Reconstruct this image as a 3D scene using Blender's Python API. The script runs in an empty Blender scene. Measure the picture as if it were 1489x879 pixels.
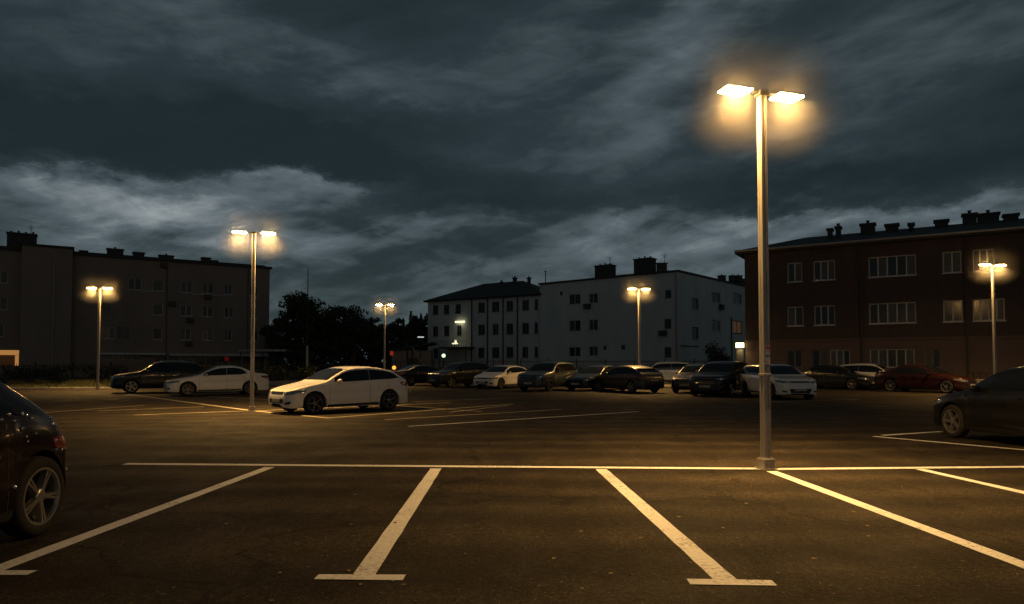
import bpy, bmesh, math, random
from mathutils import Vector, Matrix, noise
from mathutils.bvhtree import BVHTree
random.seed(7)
SC = bpy.context.scene
COL = SC.collection
R = math.radians

# ------------------------------------------------------------------ camera
PW, PH, F = 1489.0, 879.0, 1000.0
CAMH, HOR = 1.5, 530.0
PITCH = R(2.0)
SHIFT = ((HOR - PH/2) - F*math.tan(PITCH))/PW
cd = bpy.data.cameras.new('camera'); cam = bpy.data.objects.new('camera', cd); COL.objects.link(cam)
cam.location = (0, 0, CAMH); cam.rotation_euler = (R(90)+PITCH, 0, 0)
cd.sensor_width = 36; cd.sensor_fit = 'HORIZONTAL'; cd.lens = F/PW*36
cd.shift_y = SHIFT; cd.clip_end = 4000; cd.clip_start = .05
SC.camera = cam

# ------------------------------------------------------------------ view / exposure
SC.view_settings.view_transform = 'Standard'; SC.view_settings.look = 'None'
SC.view_settings.exposure = 0.0; SC.view_settings.gamma = 1.0
SC.render.engine = 'CYCLES'
try:
    SC.cycles.volume_bounces = 0
    SC.cycles.max_bounces = 6
    SC.cycles.sample_clamp_indirect = 4
except Exception: pass

SUN_EL, SUN_AZ = R(12), R(160)
# ------------------------------------------------------------------ world: heavy dusk cloud deck
W = bpy.data.worlds.new('World'); SC.world = W; W.use_nodes = True
W.cycles.sampling_method = 'MANUAL'; W.cycles.sample_map_resolution = 256
nt = W.node_tree; N = nt.nodes; L = nt.links
N.clear()
def nd(t, **k):
    n = N.new(t)
    for a, b in k.items(): setattr(n, a, b)
    return n
def setin(sock, v):
    if isinstance(v, (int, float)): sock.default_value = v
    elif isinstance(v, tuple): sock.default_value = v
    else: L.new(v, sock)
def M(op, a, b=0.0, c=None, clamp=False):
    n = nd('ShaderNodeMath', operation=op); n.use_clamp = clamp
    setin(n.inputs[0], a); setin(n.inputs[1], b)
    if c is not None: setin(n.inputs[2], c)
    return n.outputs[0]
tc = nd('ShaderNodeTexCoord')
sep = nd('ShaderNodeSeparateXYZ'); L.new(tc.outputs['Generated'], sep.inputs[0])
dx, dy, dz = sep.outputs
phi = M('ARCTAN2', dx, dy)
rad = M('SQRT', M('ADD', M('MULTIPLY', dx, dx), M('MULTIPLY', dy, dy)))
elev = M('DIVIDE', dz, M('MAXIMUM', rad, .02))
zz = M('ADD', M('MAXIMUM', dz, 0.0), .10)
def comb(x, y, z):
    n = nd('ShaderNodeCombineXYZ'); setin(n.inputs[0], x); setin(n.inputs[1], y); setin(n.inputs[2], z); return n.outputs[0]
def noi(vec, scale, detail=6, rough=.55, dist=0.0):
    n = nd('ShaderNodeTexNoise'); n.inputs['Scale'].default_value = scale
    n.inputs['Detail'].default_value = detail; n.inputs['Roughness'].default_value = rough
    n.inputs['Distortion'].default_value = dist; L.new(vec, n.inputs['Vector']); return n.outputs['Fac']
# cloud deck coordinates: a plane overhead, turned so its rolls run up to the right
px = M('DIVIDE', dx, zz); py = M('DIVIDE', dy, zz)
rx = M('ADD', M('MULTIPLY', px, .80), M('MULTIPLY', py, -.60))
ry = M('ADD', M('MULTIPLY', px, .60), M('MULTIPLY', py, .80))
deck = comb(rx, M('MULTIPLY', ry, .42), 3.7)
deckb = comb(px, py, 9.1)
sph = comb(M('MULTIPLY', phi, 1.0), M('MULTIPLY', elev, 2.3), 1.3)
w1 = M('MULTIPLY', M('SUBTRACT', noi(sph, 4.2, 8, .64), .5), .22)
w2 = M('MULTIPLY', M('SUBTRACT', noi(comb(phi, M('MULTIPLY', elev, 2.0), 5.5), 5.2, 9, .66), .5), .17)
pw = M('ADD', phi, w1); ew = M('ADD', elev, w2)
def blob(pxx, pyy, sx, sy, amp, tilt=0.0):
    p0 = math.atan((pxx-PW/2)/F); e0 = (HOR-pyy)/F*math.cos(p0)
    a = M('SUBTRACT', pw, p0); b = M('SUBTRACT', ew, e0)
    ca, sa = math.cos(tilt), math.sin(tilt)
    u = M('ADD', M('MULTIPLY', a, ca), M('MULTIPLY', b, sa))
    v = M('ADD', M('MULTIPLY', a, -sa), M('MULTIPLY', b, ca))
    u = M('DIVIDE', u, sx/F); v = M('DIVIDE', v, sy/F)
    r = M('MULTIPLY', M('ADD', M('MULTIPLY', u, u), M('MULTIPLY', v, v)), -1.0)
    return M('MULTIPLY', M('EXPONENT', r), amp)
# lower edge of the heavy upper deck, a ragged line that sags and lifts round the horizon
def P2E(pxx, pyy): return (HOR-pyy)/F*math.cos(math.atan((pxx-PW/2)/F))
edge = nd('ShaderNodeValToRGB'); L.new(M('ADD', M('MULTIPLY', pw, .5), .5), edge.inputs[0])
ec = edge.color_ramp; ec.interpolation = 'B_SPLINE'
pts_ = [(0,242),(150,246),(290,252),(400,228),(500,262),(600,300),(760,315),(900,312),(1060,300),(1180,300),(1330,292),(1489,268)]
ec.elements[0].position = 0; ec.elements[0].color = (P2E(0,242),)*3+(1,)
ec.elements[1].position = 1; ec.elements[1].color = (P2E(1489,262),)*3+(1,)
for a_, b_ in pts_:
    q_ = ec.elements.new(.5+.5*math.atan((a_-PW/2)/F)); q_.color = (P2E(a_, b_),)*3+(1,)
esep = nd('ShaderNodeSeparateColor'); L.new(edge.outputs[0], esep.inputs[0])
below = nd('ShaderNodeMapRange'); below.interpolation_type = 'SMOOTHSTEP'
L.new(M('SUBTRACT', esep.outputs[0], ew), below.inputs[0]); below.inputs[1].default_value = -.011; below.inputs[2].default_value = .021
lum = M('ADD', M('MULTIPLY', below.outputs[0], .42), .245)
for b in [ (60, 275, 280, 30, .34, -.08), (300, 325, 280, 44, .20), (560, 330, 220, 24, .16), (1470, 288, 130, 24, .34), (1110, 330, 160, 20, .16), (700, 385, 500, 40, .10),
           (955, 120, 60, 170, .44, -.60), (1020, 10, 150, 55, .36, .3), (800, 60, 90, 130, .22, -.5), (1180, 190, 300, 44, .28, .28),
           (1380, 60, 280, 70, .20, .12), (500, 268, 120, 14, .22), (700, 228, 130, 22, .20),
           (330, 55, 340, 50, .28, -.2), (40, 60, 120, 60, .20, -.4), (600, 95, 260, 60, .20, -.1), (1250, 20, 200, 60, .2, .2),
           (140, 190, 330, 46, -.28), (480, 212, 250, 28, -.22, -.1), (620, 180, 170, 24, -.12), (820, 290, 260, 22, -.16), (1260, 250, 280, 24, -.16, .08), (1300, 150, 200, 22, -.10, .1),
           (620, 352, 60, 8, -.22), (710, 352, 50, 10, -.24), (250, 352, 80, 9, -.2), (800, 395, 160, 10, -.12), (540, 400, 200, 10, -.10), (950, 350, 140, 9, -.16) ]:
    lum = M('ADD', lum, blob(*b))
n1 = noi(comb(M('ADD', M('MULTIPLY', phi, 1.0), M('MULTIPLY', elev, -.9)), M('ADD', M('MULTIPLY', elev, 2.8), M('MULTIPLY', phi, -.5)), 4.4), 2.9, 6, .54, .4)
st = noi(comb(M('ADD', M('MULTIPLY', phi, 2.2), M('MULTIPLY', elev, -2.4)), M('ADD', M('MULTIPLY', elev, 6.0), M('MULTIPLY', phi, -1.8)), 2.2), 2.3, 7, .56, .7)
n3 = noi(comb(M('MULTIPLY', phi, 1.6), M('MULTIPLY', elev, 4.6), 6.6), 7.0, 7, .58, .5)
tex = M('ADD', M('MULTIPLY', M('SUBTRACT', n1, .5), 2.7), M('ADD', M('MULTIPLY', M('SUBTRACT', n3, .5), 1.55), M('MULTIPLY', M('SUBTRACT', st, .5), 1.35)))
tex = M('MULTIPLY', tex, M('ADD', M('MULTIPLY', below.outputs[0], .38), .58))
tex = M('MAXIMUM', M('ADD', tex, 1.0), .35)
lum = M('MULTIPLY', M('MAXIMUM', lum, .10), tex)
ramp = nd('ShaderNodeValToRGB'); L.new(M('MULTIPLY', lum, .5), ramp.inputs[0])
cr = ramp.color_ramp
cr.elements[0].position = 0.0; cr.elements[0].color = (.0050, .0095, .0114, 1)
cr.elements[1].position = 1.0; cr.elements[1].color = (.26, .29, .30, 1)
e = cr.elements.new(.22); e.color = (.0165, .0258, .0295, 1)
e = cr.elements.new(.50); e.color = (.066, .086, .096, 1)
skyt = nd('ShaderNodeTexSky'); skyt.sky_type = 'NISHITA'; skyt.sun_disc = False
skyt.sun_elevation = SUN_EL; skyt.sun_rotation = SUN_AZ
# a very little of the clear dusk sky filters through the deck
smul = nd('ShaderNodeVectorMath', operation='SCALE'); L.new(skyt.outputs[0], smul.inputs[0]); smul.inputs['Scale'].default_value = .0012
add = nd('ShaderNodeVectorMath', operation='ADD'); L.new(ramp.outputs[0], add.inputs[0]); L.new(smul.outputs[0], add.inputs[1])
bg = nd('ShaderNodeBackground'); L.new(add.outputs[0], bg.inputs[0]); bg.inputs[1].default_value = 1.36
out = nd('ShaderNodeOutputWorld'); L.new(bg.outputs[0], out.inputs[0])

# the sun is all but gone behind the clouds
sd = bpy.data.lights.new('sun', 'SUN'); sd.energy = .02; sd.angle = R(20); sd.color = (1, .93, .85)
so = bpy.data.objects.new('sun', sd); COL.objects.link(so)
so.rotation_euler = (R(90)-R(25), 0, -SUN_AZ+R(180))

LAMP_COL = (1.0, .555, .165)
LAMP_W = 205.0
HALO_D = .050

# ------------------------------------------------------------------ projection helpers (photo pixel -> place)
def ray(px, py):
    x = (px - PW/2)/F
    y = (PH/2 - py)/F + SHIFT*PW/F
    c, s = math.cos(PITCH), math.sin(PITCH)
    return Vector((x, c - y*s, s + y*c))
def ground(px, py, z=0.0):
    r = ray(px, py); t = (z-CAMH)/r.z
    return Vector((r.x*t, r.y*t, z))
def at(px, py, D):
    r = ray(px, py); t = D/r.y
    return Vector((r.x*t, D, CAMH+r.z*t))
def at_x(px, D, py=535):
    return at(px, py, D).x

# ------------------------------------------------------------------ materials
MATS = {}
def mat(name, color, rough=.7, metal=0.0, coat=0.0, spec=.5, var=0.0, vscale=3.0, bump=0.0, bscale=40.0,
        emit=None, estr=0.0, color2=None, stretch=(1,1,1), vrough=0.0):
    if name in MATS: return MATS[name]
    m = bpy.data.materials.new(name); m.use_nodes = True; MATS[name] = m
    t = m.node_tree; b = t.nodes['Principled BSDF']
    b.inputs['Base Color'].default_value = (*color, 1); b.inputs['Roughness'].default_value = rough
    b.inputs['Metallic'].default_value = metal; b.inputs['Specular IOR Level'].default_value = spec
    if coat: b.inputs['Coat Weight'].default_value = coat; b.inputs['Coat Roughness'].default_value = .05
    if emit: b.inputs['Emission Color'].default_value = (*emit, 1); b.inputs['Emission Strength'].default_value = estr
    tcn = t.nodes.new('ShaderNodeTexCoord'); mp = t.nodes.new('ShaderNodeMapping')
    mp.inputs['Scale'].default_value = stretch
    t.links.new(tcn.outputs['Object'], mp.inputs[0])
    if var or vrough:
        nz = t.nodes.new('ShaderNodeTexNoise'); nz.inputs['Scale'].default_value = vscale
        nz.inputs['Detail'].default_value = 7; nz.inputs['Roughness'].default_value = .65
        t.links.new(mp.outputs[0], nz.inputs['Vector'])
        if var:
            mx = t.nodes.new('ShaderNodeMix'); mx.data_type = 'RGBA'
            c2 = color2 or tuple(c*(1-var) for c in color)
            c1 = tuple(min(1, c*(1+var*.5)) for c in color) if not color2 else color
            mx.inputs[6].default_value = (*c1, 1); mx.inputs[7].default_value = (*c2, 1)
            rp = t.nodes.new('ShaderNodeMapRange'); rp.inputs[1].default_value = .32; rp.inputs[2].default_value = .68
            t.links.new(nz.outputs['Fac'], rp.inputs[0]); t.links.new(rp.outputs[0], mx.inputs[0])
            t.links.new(mx.outputs[2], b.inputs['Base Color'])
        if vrough:
            mr = t.nodes.new('ShaderNodeMapRange'); mr.inputs[1].default_value = .3; mr.inputs[2].default_value = .7
            mr.inputs[3].default_value = rough-vrough; mr.inputs[4].default_value = rough+vrough
            t.links.new(nz.outputs['Fac'], mr.inputs[0]); t.links.new(mr.outputs[0], b.inputs['Roughness'])
    if bump:
        nb = t.nodes.new('ShaderNodeTexNoise'); nb.inputs['Scale'].default_value = bscale; nb.inputs['Detail'].default_value = 4
        t.links.new(mp.outputs[0], nb.inputs['Vector'])
        bp = t.nodes.new('ShaderNodeBump'); bp.inputs['Strength'].default_value = bump; bp.inputs['Distance'].default_value = .02
        t.links.new(nb.outputs['Fac'], bp.inputs['Height']); t.links.new(bp.outputs[0], b.inputs['Normal'])
    return m

def asphalt_mat():
    m = bpy.data.materials.new('asphalt'); m.use_nodes = True
    t = m.node_tree; b = t.nodes['Principled BSDF']; n = t.nodes; l = t.links
    tcn = n.new('ShaderNodeTexCoord')
    def nz(scale, det, rough, stretch=(1,1,1), off=(0,0,0), dist=0.0):
        mp = n.new('ShaderNodeMapping'); mp.inputs['Scale'].default_value = stretch; mp.inputs['Location'].default_value = off
        l.new(tcn.outputs['Object'], mp.inputs[0])
        x = n.new('ShaderNodeTexNoise'); x.inputs['Scale'].default_value = scale; x.inputs['Detail'].default_value = det
        x.inputs['Roughness'].default_value = rough; x.inputs['Distortion'].default_value = dist
        l.new(mp.outputs[0], x.inputs['Vector']); return x.outputs['Fac']
    def rng(x, a, b_, c, d):
        r = n.new('ShaderNodeMapRange'); r.inputs[1].default_value = a; r.inputs[2].default_value = b_
        r.inputs[3].default_value = c; r.inputs[4].default_value = d; l.new(x, r.inputs[0]); return r.outputs[0]
    def mul(x, y):
        k = n.new('ShaderNodeMath'); k.operation = 'MULTIPLY'; l.new(x, k.inputs[0])
        if isinstance(y, float): k.inputs[1].default_value = y
        else: l.new(y, k.inputs[1])
        return k.outputs[0]
    big = rng(nz(.22, 5, .6, off=(3, 1, 0)), .35, .65, .75, 1.22)
    mid = mul(rng(nz(1.3, 7, .68, (1, .40, 1), dist=.8), .35, .7, .70, 1.28), rng(nz(5.0, 6, .7, (1, .5, 1)), .35, .7, .82, 1.2))
    grit = mul(rng(nz(48, 3, .8), .36, .66, .30, 2.0), rng(nz(17, 4, .75, off=(5, 5, 0)), .36, .66, .55, 1.6))
    # tyre sweeps: long, faint, curving light and dark streaks
    wv = n.new('ShaderNodeTexWave'); wv.wave_type = 'RINGS'; wv.inputs['Scale'].default_value = .16
    wv.inputs['Distortion'].default_value = 9; wv.inputs['Detail'].default_value = 4; wv.inputs['Detail Scale'].default_value = .7
    mpw = n.new('ShaderNodeMapping'); mpw.inputs['Location'].default_value = (4, -30, 0); mpw.inputs['Scale'].default_value = (.8, 1.6, 1)
    l.new(tcn.outputs['Object'], mpw.inputs[0]); l.new(mpw.outputs[0], wv.inputs['Vector'])
    sw = rng(wv.outputs['Fac'], .2, 1.0, .80, 1.38)
    # cracks: thin dark seams between big uneven cells
    vo = n.new('ShaderNodeTexVoronoi'); vo.feature = 'DISTANCE_TO_EDGE'; vo.inputs['Scale'].default_value = .21
    wn = n.new('ShaderNodeTexNoise'); wn.inputs['Scale'].default_value = 1.1; wn.inputs['Detail'].default_value = 6
    l.new(tcn.outputs['Object'], wn.inputs['Vector'])
    va = n.new('ShaderNodeVectorMath'); va.operation = 'SCALE'; va.inputs['Scale'].default_value = 1.9
    l.new(wn.outputs['Color'], va.inputs[0])
    vb = n.new('ShaderNodeVectorMath'); vb.operation = 'ADD'; l.new(tcn.outputs['Object'], vb.inputs[0]); l.new(va.outputs[0], vb.inputs[1])
    l.new(vb.outputs[0], vo.inputs['Vector'])
    crack = rng(vo.outputs['Distance'], .0, .012, .35, 1.0)
    # pale grit specks
    spk = rng(nz(30, 2, .5, off=(8, 2, 0)), .68, .71, 1.0, 4.5)
    f = mul(mul(mul(mul(big, mid), mul(grit, sw)), crack), spk)
    mx = n.new('ShaderNodeVectorMath'); mx.operation = 'SCALE'
    rgb = n.new('ShaderNodeRGB'); rgb.outputs[0].default_value = (.0290, .0235, .0165, 1)
    l.new(rgb.outputs[0], mx.inputs[0]); l.new(f, mx.inputs['Scale']); l.new(mx.outputs[0], b.inputs['Base Color'])
    l.new(rng(nz(.9, 5, .6, off=(0, 9, 0)), .3, .7, .62, .86), b.inputs['Roughness'])
    b.inputs['Specular IOR Level'].default_value = .14
    bp = n.new('ShaderNodeBump'); bp.inputs['Strength'].default_value = .8; bp.inputs['Distance'].default_value = .02
    l.new(nz(60, 4, .75), bp.inputs['Height'])
    bp2 = n.new('ShaderNodeBump'); bp2.inputs['Strength'].default_value = .35; bp2.inputs['Distance'].default_value = .04
    l.new(nz(1.6, 4, .6), bp2.inputs['Height']); l.new(bp.outputs[0], bp2.inputs['Normal'])
    l.new(bp2.outputs[0], b.inputs['Normal'])
    return m

def paint_line_mat(name, color, wear=.5):
    m = bpy.data.materials.new(name); m.use_nodes = True
    t = m.node_tree; b = t.nodes['Principled BSDF']; n = t.nodes; l = t.links
    tcn = n.new('ShaderNodeTexCoord')
    a = n.new('ShaderNodeTexNoise'); a.inputs['Scale'].default_value = 26; a.inputs['Detail'].default_value = 5; a.inputs['Roughness'].default_value = .75
    c = n.new('ShaderNodeTexNoise'); c.inputs['Scale'].default_value = 2.2; c.inputs['Detail'].default_value = 5
    l.new(tcn.outputs['Object'], a.inputs['Vector']); l.new(tcn.outputs['Object'], c.inputs['Vector'])
    s = n.new('ShaderNodeMath'); s.operation = 'ADD'; l.new(a.outputs['Fac'], s.inputs[0])
    s2 = n.new('ShaderNodeMath'); s2.operation = 'MULTIPLY'; s2.inputs[1].default_value = .6; l.new(c.outputs['Fac'], s2.inputs[0]); l.new(s2.outputs[0], s.inputs[1])
    r = n.new('ShaderNodeMapRange'); r.inputs[1].default_value = 1.06-.25*wear; r.inputs[2].default_value = 1.16-.10*wear; l.new(s.outputs[0], r.inputs[0])
    r2 = n.new('ShaderNodeMapRange'); r2.inputs[1].default_value = .35; r2.inputs[2].default_value = .7; r2.inputs[3].default_value = 1.0; r2.inputs[4].default_value = .72
    l.new(a.outputs['Fac'], r2.inputs[0])
    sc = n.new('ShaderNodeVectorMath'); sc.operation = 'SCALE'; sc.inputs[0].default_value = color; l.new(r2.outputs[0], sc.inputs['Scale'])
    mx = n.new('ShaderNodeMix'); mx.data_type = 'RGBA'; l.new(r.outputs[0], mx.inputs[0])
    l.new(sc.outputs[0], mx.inputs[6]); mx.inputs[7].default_value = (.075, .068, .058, 1)
    l.new(mx.outputs[2], b.inputs['Base Color']); b.inputs['Roughness'].default_value = .7
    bp = n.new('ShaderNodeBump'); bp.inputs['Strength'].default_value = .3; bp.inputs['Distance'].default_value = .008
    l.new(a.outputs['Fac'], bp.inputs['Height']); l.new(bp.outputs[0], b.inputs['Normal'])
    return m

ASPHALT = asphalt_mat()
LINE = paint_line_mat('line_paint', (.80, .81, .83), .85)
LINE_OLD = paint_line_mat('old_line_paint', (.50, .44, .30), .9)
GLASS_CAR = mat('car_glass', (.008, .009, .010), .08, spec=.5)
GLASS_LIGHT = mat('car_screen_glass', (.03, .036, .04), .07, spec=.7, coat=.8)
RUBBER = mat('rubber', (.011, .011, .011), .85)
BLACKP = mat('black_plastic', (.012, .012, .012), .5)
ALLOY = mat('alloy', (.42, .41, .40), .32, metal=.9)
ALLOY_D = mat('dark_alloy', (.22, .20, .18), .35, metal=.9)
CHROME = mat('chrome', (.7, .7, .7), .12, metal=1.0)
HEADL = mat('headlamp_glass', (.22, .23, .24), .10, metal=.55, coat=1.0)
TAILL = mat('tail_lamp_red', (.16, .010, .009), .2, coat=1.0)
AMBER = mat('amber_reflector', (.55, .16, .02), .25, coat=1.0)
PLATE = mat('number_plate', (.30, .30, .285), .4)
GALV = mat('galvanised_pole', (.42, .40, .37), .42, metal=.55, var=.35, vscale=6, bump=.1, bscale=60, stretch=(1,1,.15))
CONC = mat('concrete', (.30, .29, .27), .9, var=.35, vscale=2.5, bump=.3, bscale=30)
HOUSING = mat('lamp_housing', (.12, .12, .12), .5, metal=.4)
LENS = mat('lamp_lens', (.9, .8, .6), .4, emit=(1.0, .54, .155), estr=330.0)
SOIL = mat('ground_soil', (.030, .032, .018), .95, var=.5, vscale=.8, bump=.5, bscale=8)
GRASSM = mat('grass', (.075, .070, .022), .8, var=.5, vscale=2.0, color2=(.045, .055, .018))
LEAF = mat('leaf', (.045, .055, .022), .7, var=.5, vscale=.7, color2=(.020, .030, .012))
LEAF_D = mat('conifer_needles', (.022, .035, .020), .75, var=.5, vscale=.7)
BARK = mat('bark', (.06, .045, .032), .9, var=.4, vscale=6, bump=.4, bscale=20)
WINGLASS = mat('window_glass', (.018, .020, .022), .22, spec=.5, vrough=.08, vscale=.6)
CURTAIN = mat('curtain_behind_glass', (.075, .075, .074), .45, spec=.5, coat=.1, var=.5, vscale=5, stretch=(3,3,.3))
WFRAME = mat('white_window_frame', (.50, .50, .49), .5, var=.2, vscale=2)
WFRAME_D = mat('dark_window_frame', (.16, .16, .15), .5)
RAIL = mat('black_railing', (.015, .015, .015), .5, metal=.3)

# ------------------------------------------------------------------ mesh helpers
def link(name, bm, m, parent=None, smooth=False, angle=None):
    me = bpy.data.meshes.new(name); bm.to_mesh(me); bm.free()
    for mm in (m if isinstance(m, (list, tuple)) else [m]): me.materials.append(mm)
    if smooth:
        for p in me.polygons: p.use_smooth = True
        if angle is not None:
            try: me.set_sharp_from_angle(angle=R(angle))
            except Exception: pass
    o = bpy.data.objects.new(name, me); COL.objects.link(o)
    if parent: o.parent = parent
    return o
def empty(name, loc, rz=0.0):
    o = bpy.data.objects.new(name, None); COL.objects.link(o); o.location = loc; o.rotation_euler = (0, 0, rz)
    o.empty_display_size = .3
    return o
def tag(o, label=None, cat=None, group=None, kind=None):
    if label: o['label'] = label
    if cat: o['category'] = cat
    if group: o['group'] = group
    if kind: o['kind'] = kind
    return o
def box(bm, x0, x1, y0, y1, z0, z1, mtx=None, bev=0.0):
    vs = [bm.verts.new((x, y, z)) for x in (x0, x1) for y in (y0, y1) for z in (z0, z1)]
    fs = [(0,1,3,2), (4,6,7,5), (0,4,5,1), (2,3,7,6), (0,2,6,4), (1,5,7,3)]
    fcs = [bm.faces.new([vs[i] for i in f]) for f in fs]
    if mtx is not None:
        for v in vs: v.co = mtx @ v.co
    if bev:
        es = set(e for f in fcs for e in f.edges)
        bmesh.ops.bevel(bm, geom=list(es), offset=bev, segments=2, affect='EDGES', profile=.6)
def tube(bm, p0, p1, r0, r1=None, seg=8, cap=True):
    r1 = r0 if r1 is None else r1
    p0 = Vector(p0); p1 = Vector(p1); d = (p1-p0).normalized()
    a = d.orthogonal().normalized(); b = d.cross(a)
    A = [bm.verts.new(p0+(a*math.cos(t)+b*math.sin(t))*r0) for t in [2*math.pi*i/seg for i in range(seg)]]
    B = [bm.verts.new(p1+(a*math.cos(t)+b*math.sin(t))*r1) for t in [2*math.pi*i/seg for i in range(seg)]]
    for i in range(seg):
        bm.faces.new((A[i], A[(i+1)%seg], B[(i+1)%seg], B[i]))
    if cap: bm.faces.new(A[::-1]); bm.faces.new(B)
def lathe(bm, prof, seg=32, axis='y', centre=(0,0,0)):
    cx, cy, cz = centre; rings = []
    for r, h in prof:
        ring = []
        for i in range(seg):
            t = 2*math.pi*i/seg
            ring.append(bm.verts.new((cx+r*math.cos(t), cy+h, cz+r*math.sin(t)) if axis == 'y' else (cx+r*math.cos(t), cy+r*math.sin(t), cz+h)))
        rings.append(ring)
    for a, b in zip(rings, rings[1:]):
        for i in range(seg):
            bm.faces.new((a[i], a[(i+1)%seg], b[(i+1)%seg], b[i]))
    return rings
def quad(bm, *pts):
    return bm.faces.new([bm.verts.new(p) for p in pts])
def fixn(bm):
    bmesh.ops.recalc_face_normals(bm, faces=bm.faces[:])

# ------------------------------------------------------------------ the setting
bm = bmesh.new(); quad(bm, (-900,-60,-.02), (900,-60,-.02), (900,1500,-.02), (-900,1500,-.02))
tag(link('ground', bm, SOIL), kind='structure')
bm = bmesh.new()
bmesh.ops.create_grid(bm, x_segments=60, y_segments=60, size=1)
for v in bm.verts: v.co = Vector((v.co.x*62, 20+v.co.y*42.0, 0.0))
tag(link('parking_lot', bm, ASPHALT), kind='structure')

def stripe(bm, a, b, w, z=.003, seg=.25):
    a = Vector((a[0], a[1], 0)); b = Vector((b[0], b[1], 0)); d = (b-a); n = max(2, int(d.length/seg)); t = Vector((-d.y, d.x, 0)).normalized()*w/2
    prev = None
    for i in range(n+1):
        p = a+d*i/n
        j = 1+.10*noise.noise(p*5)
        cur = (bm.verts.new((p+t*j).to_tuple()[:2]+(z,)), bm.verts.new((p-t*j).to_tuple()[:2]+(z,)))
        if prev: bm.faces.new((prev[0], prev[1], cur[1], cur[0]))
        prev = cur
def pstripe(pa, pb, w, m, bm):
    stripe(bm, ground(*pa), ground(*pb), w, m)
bm = bmesh.new()
for a, b, w in [((182,675),(1104,682),.16), ((1126,682.5),(1530,679),.16)]:
    pstripe(a, b, w, .003, bm)
for a, b, w in [((392,680),(-30,838),.15), ((634,682),(527,840),.16), ((874,683),(1057,846),.16), ((1122,686),(1560,849),.15), ((1338,683),(1560,733),.14)]:
    pstripe(a, b, w, .0045, bm)
for a, b, w in [((460,840),(588,841),.12), ((1001,847),(1126,849),.12), ((-90,834),(47,834),.11)]:
    pstripe(a, b, w, .006, bm)
for a, b, w in [((1270,635),(1560,661),.13), ((1283,633.5),(1369,628),.12)]:
    pstripe(a, b, w, .003, bm)
pstripe((594,620.5), (929,599), .12, .005, bm)
tag(link('bay_lines', bm, LINE), kind='structure')
bm = bmesh.new()
zi = .003
for a, b, w in [((172,572),(362,597),.16), ((362,597.2),(480,608.5),.16)]:
    pstripe(a, b, w, zi, bm)
for k, (a, b, w) in enumerate([((194,604),(356,598),.14), ((142,598),(296,592),.12), ((60,601),(210,590),.10),
                 ((480,608),(746,588),.14), ((372,598),(655,586),.14), ((560,611),(816,596),.12), ((420,590),(560,583),.12),
                 ((560,589),(700,599),.10), ((655,600),(740,590),.10), ((300,577),(420,583),.10),
                 ((1100,585),(1250,581),.12), ((600,585),(730,580),.10)]):
    pstripe(a, b, w, zi+.0015*(1+k % 3), bm)
tag(link('worn_bay_lines', bm, LINE_OLD), kind='structure')

# verges with kerbs
def verge(x0, x1, y0, y1, nm='verge'):
    b = bmesh.new(); box(b, x0, x1, y0, y1, -.01, .10); tag(link('grass_verge', b, SOIL), kind='structure')
    b = bmesh.new(); box(b, x0-.15, x1+.15, y0-.17, y0-.003, -.01, .125, bev=.015); tag(link('kerb', b, CONC), kind='structure')
    g = bmesh.new()
    area = (x1-x0)*(y1-y0)
    for i in range(int(min(16000, area*60))):
        x = random.uniform(x0+.05, x1-.05); y = y0 + .03 + (y1-y0-.1)*random.random()**1.6
        if noise.noise(Vector((x*.6, y*.6, 3))) < -.25 and random.random() < .7: continue
        h = random.uniform(.06, .20)*(1.0+1.2*max(0, noise.noise(Vector((x*.35, y*.8, 0))))); a = random.random()*6.28; w = random.uniform(.015, .035)
        lx, ly = random.gauss(0, .06), random.gauss(0, .06)
        ca, sa = math.cos(a)*w, math.sin(a)*w
        g.faces.new([g.verts.new((x-ca, y-sa, .095)), g.verts.new((x+ca, y+sa, .095)), g.verts.new((x+lx, y+ly, .1+h))])
    tag(link('grass', g, GRASSM), label='tufts of yellow green grass on the verge', kind='stuff')
verge(-62, -12.0, 41.5, 50)
verge(4.5, 16, 46.5, 50)

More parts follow.
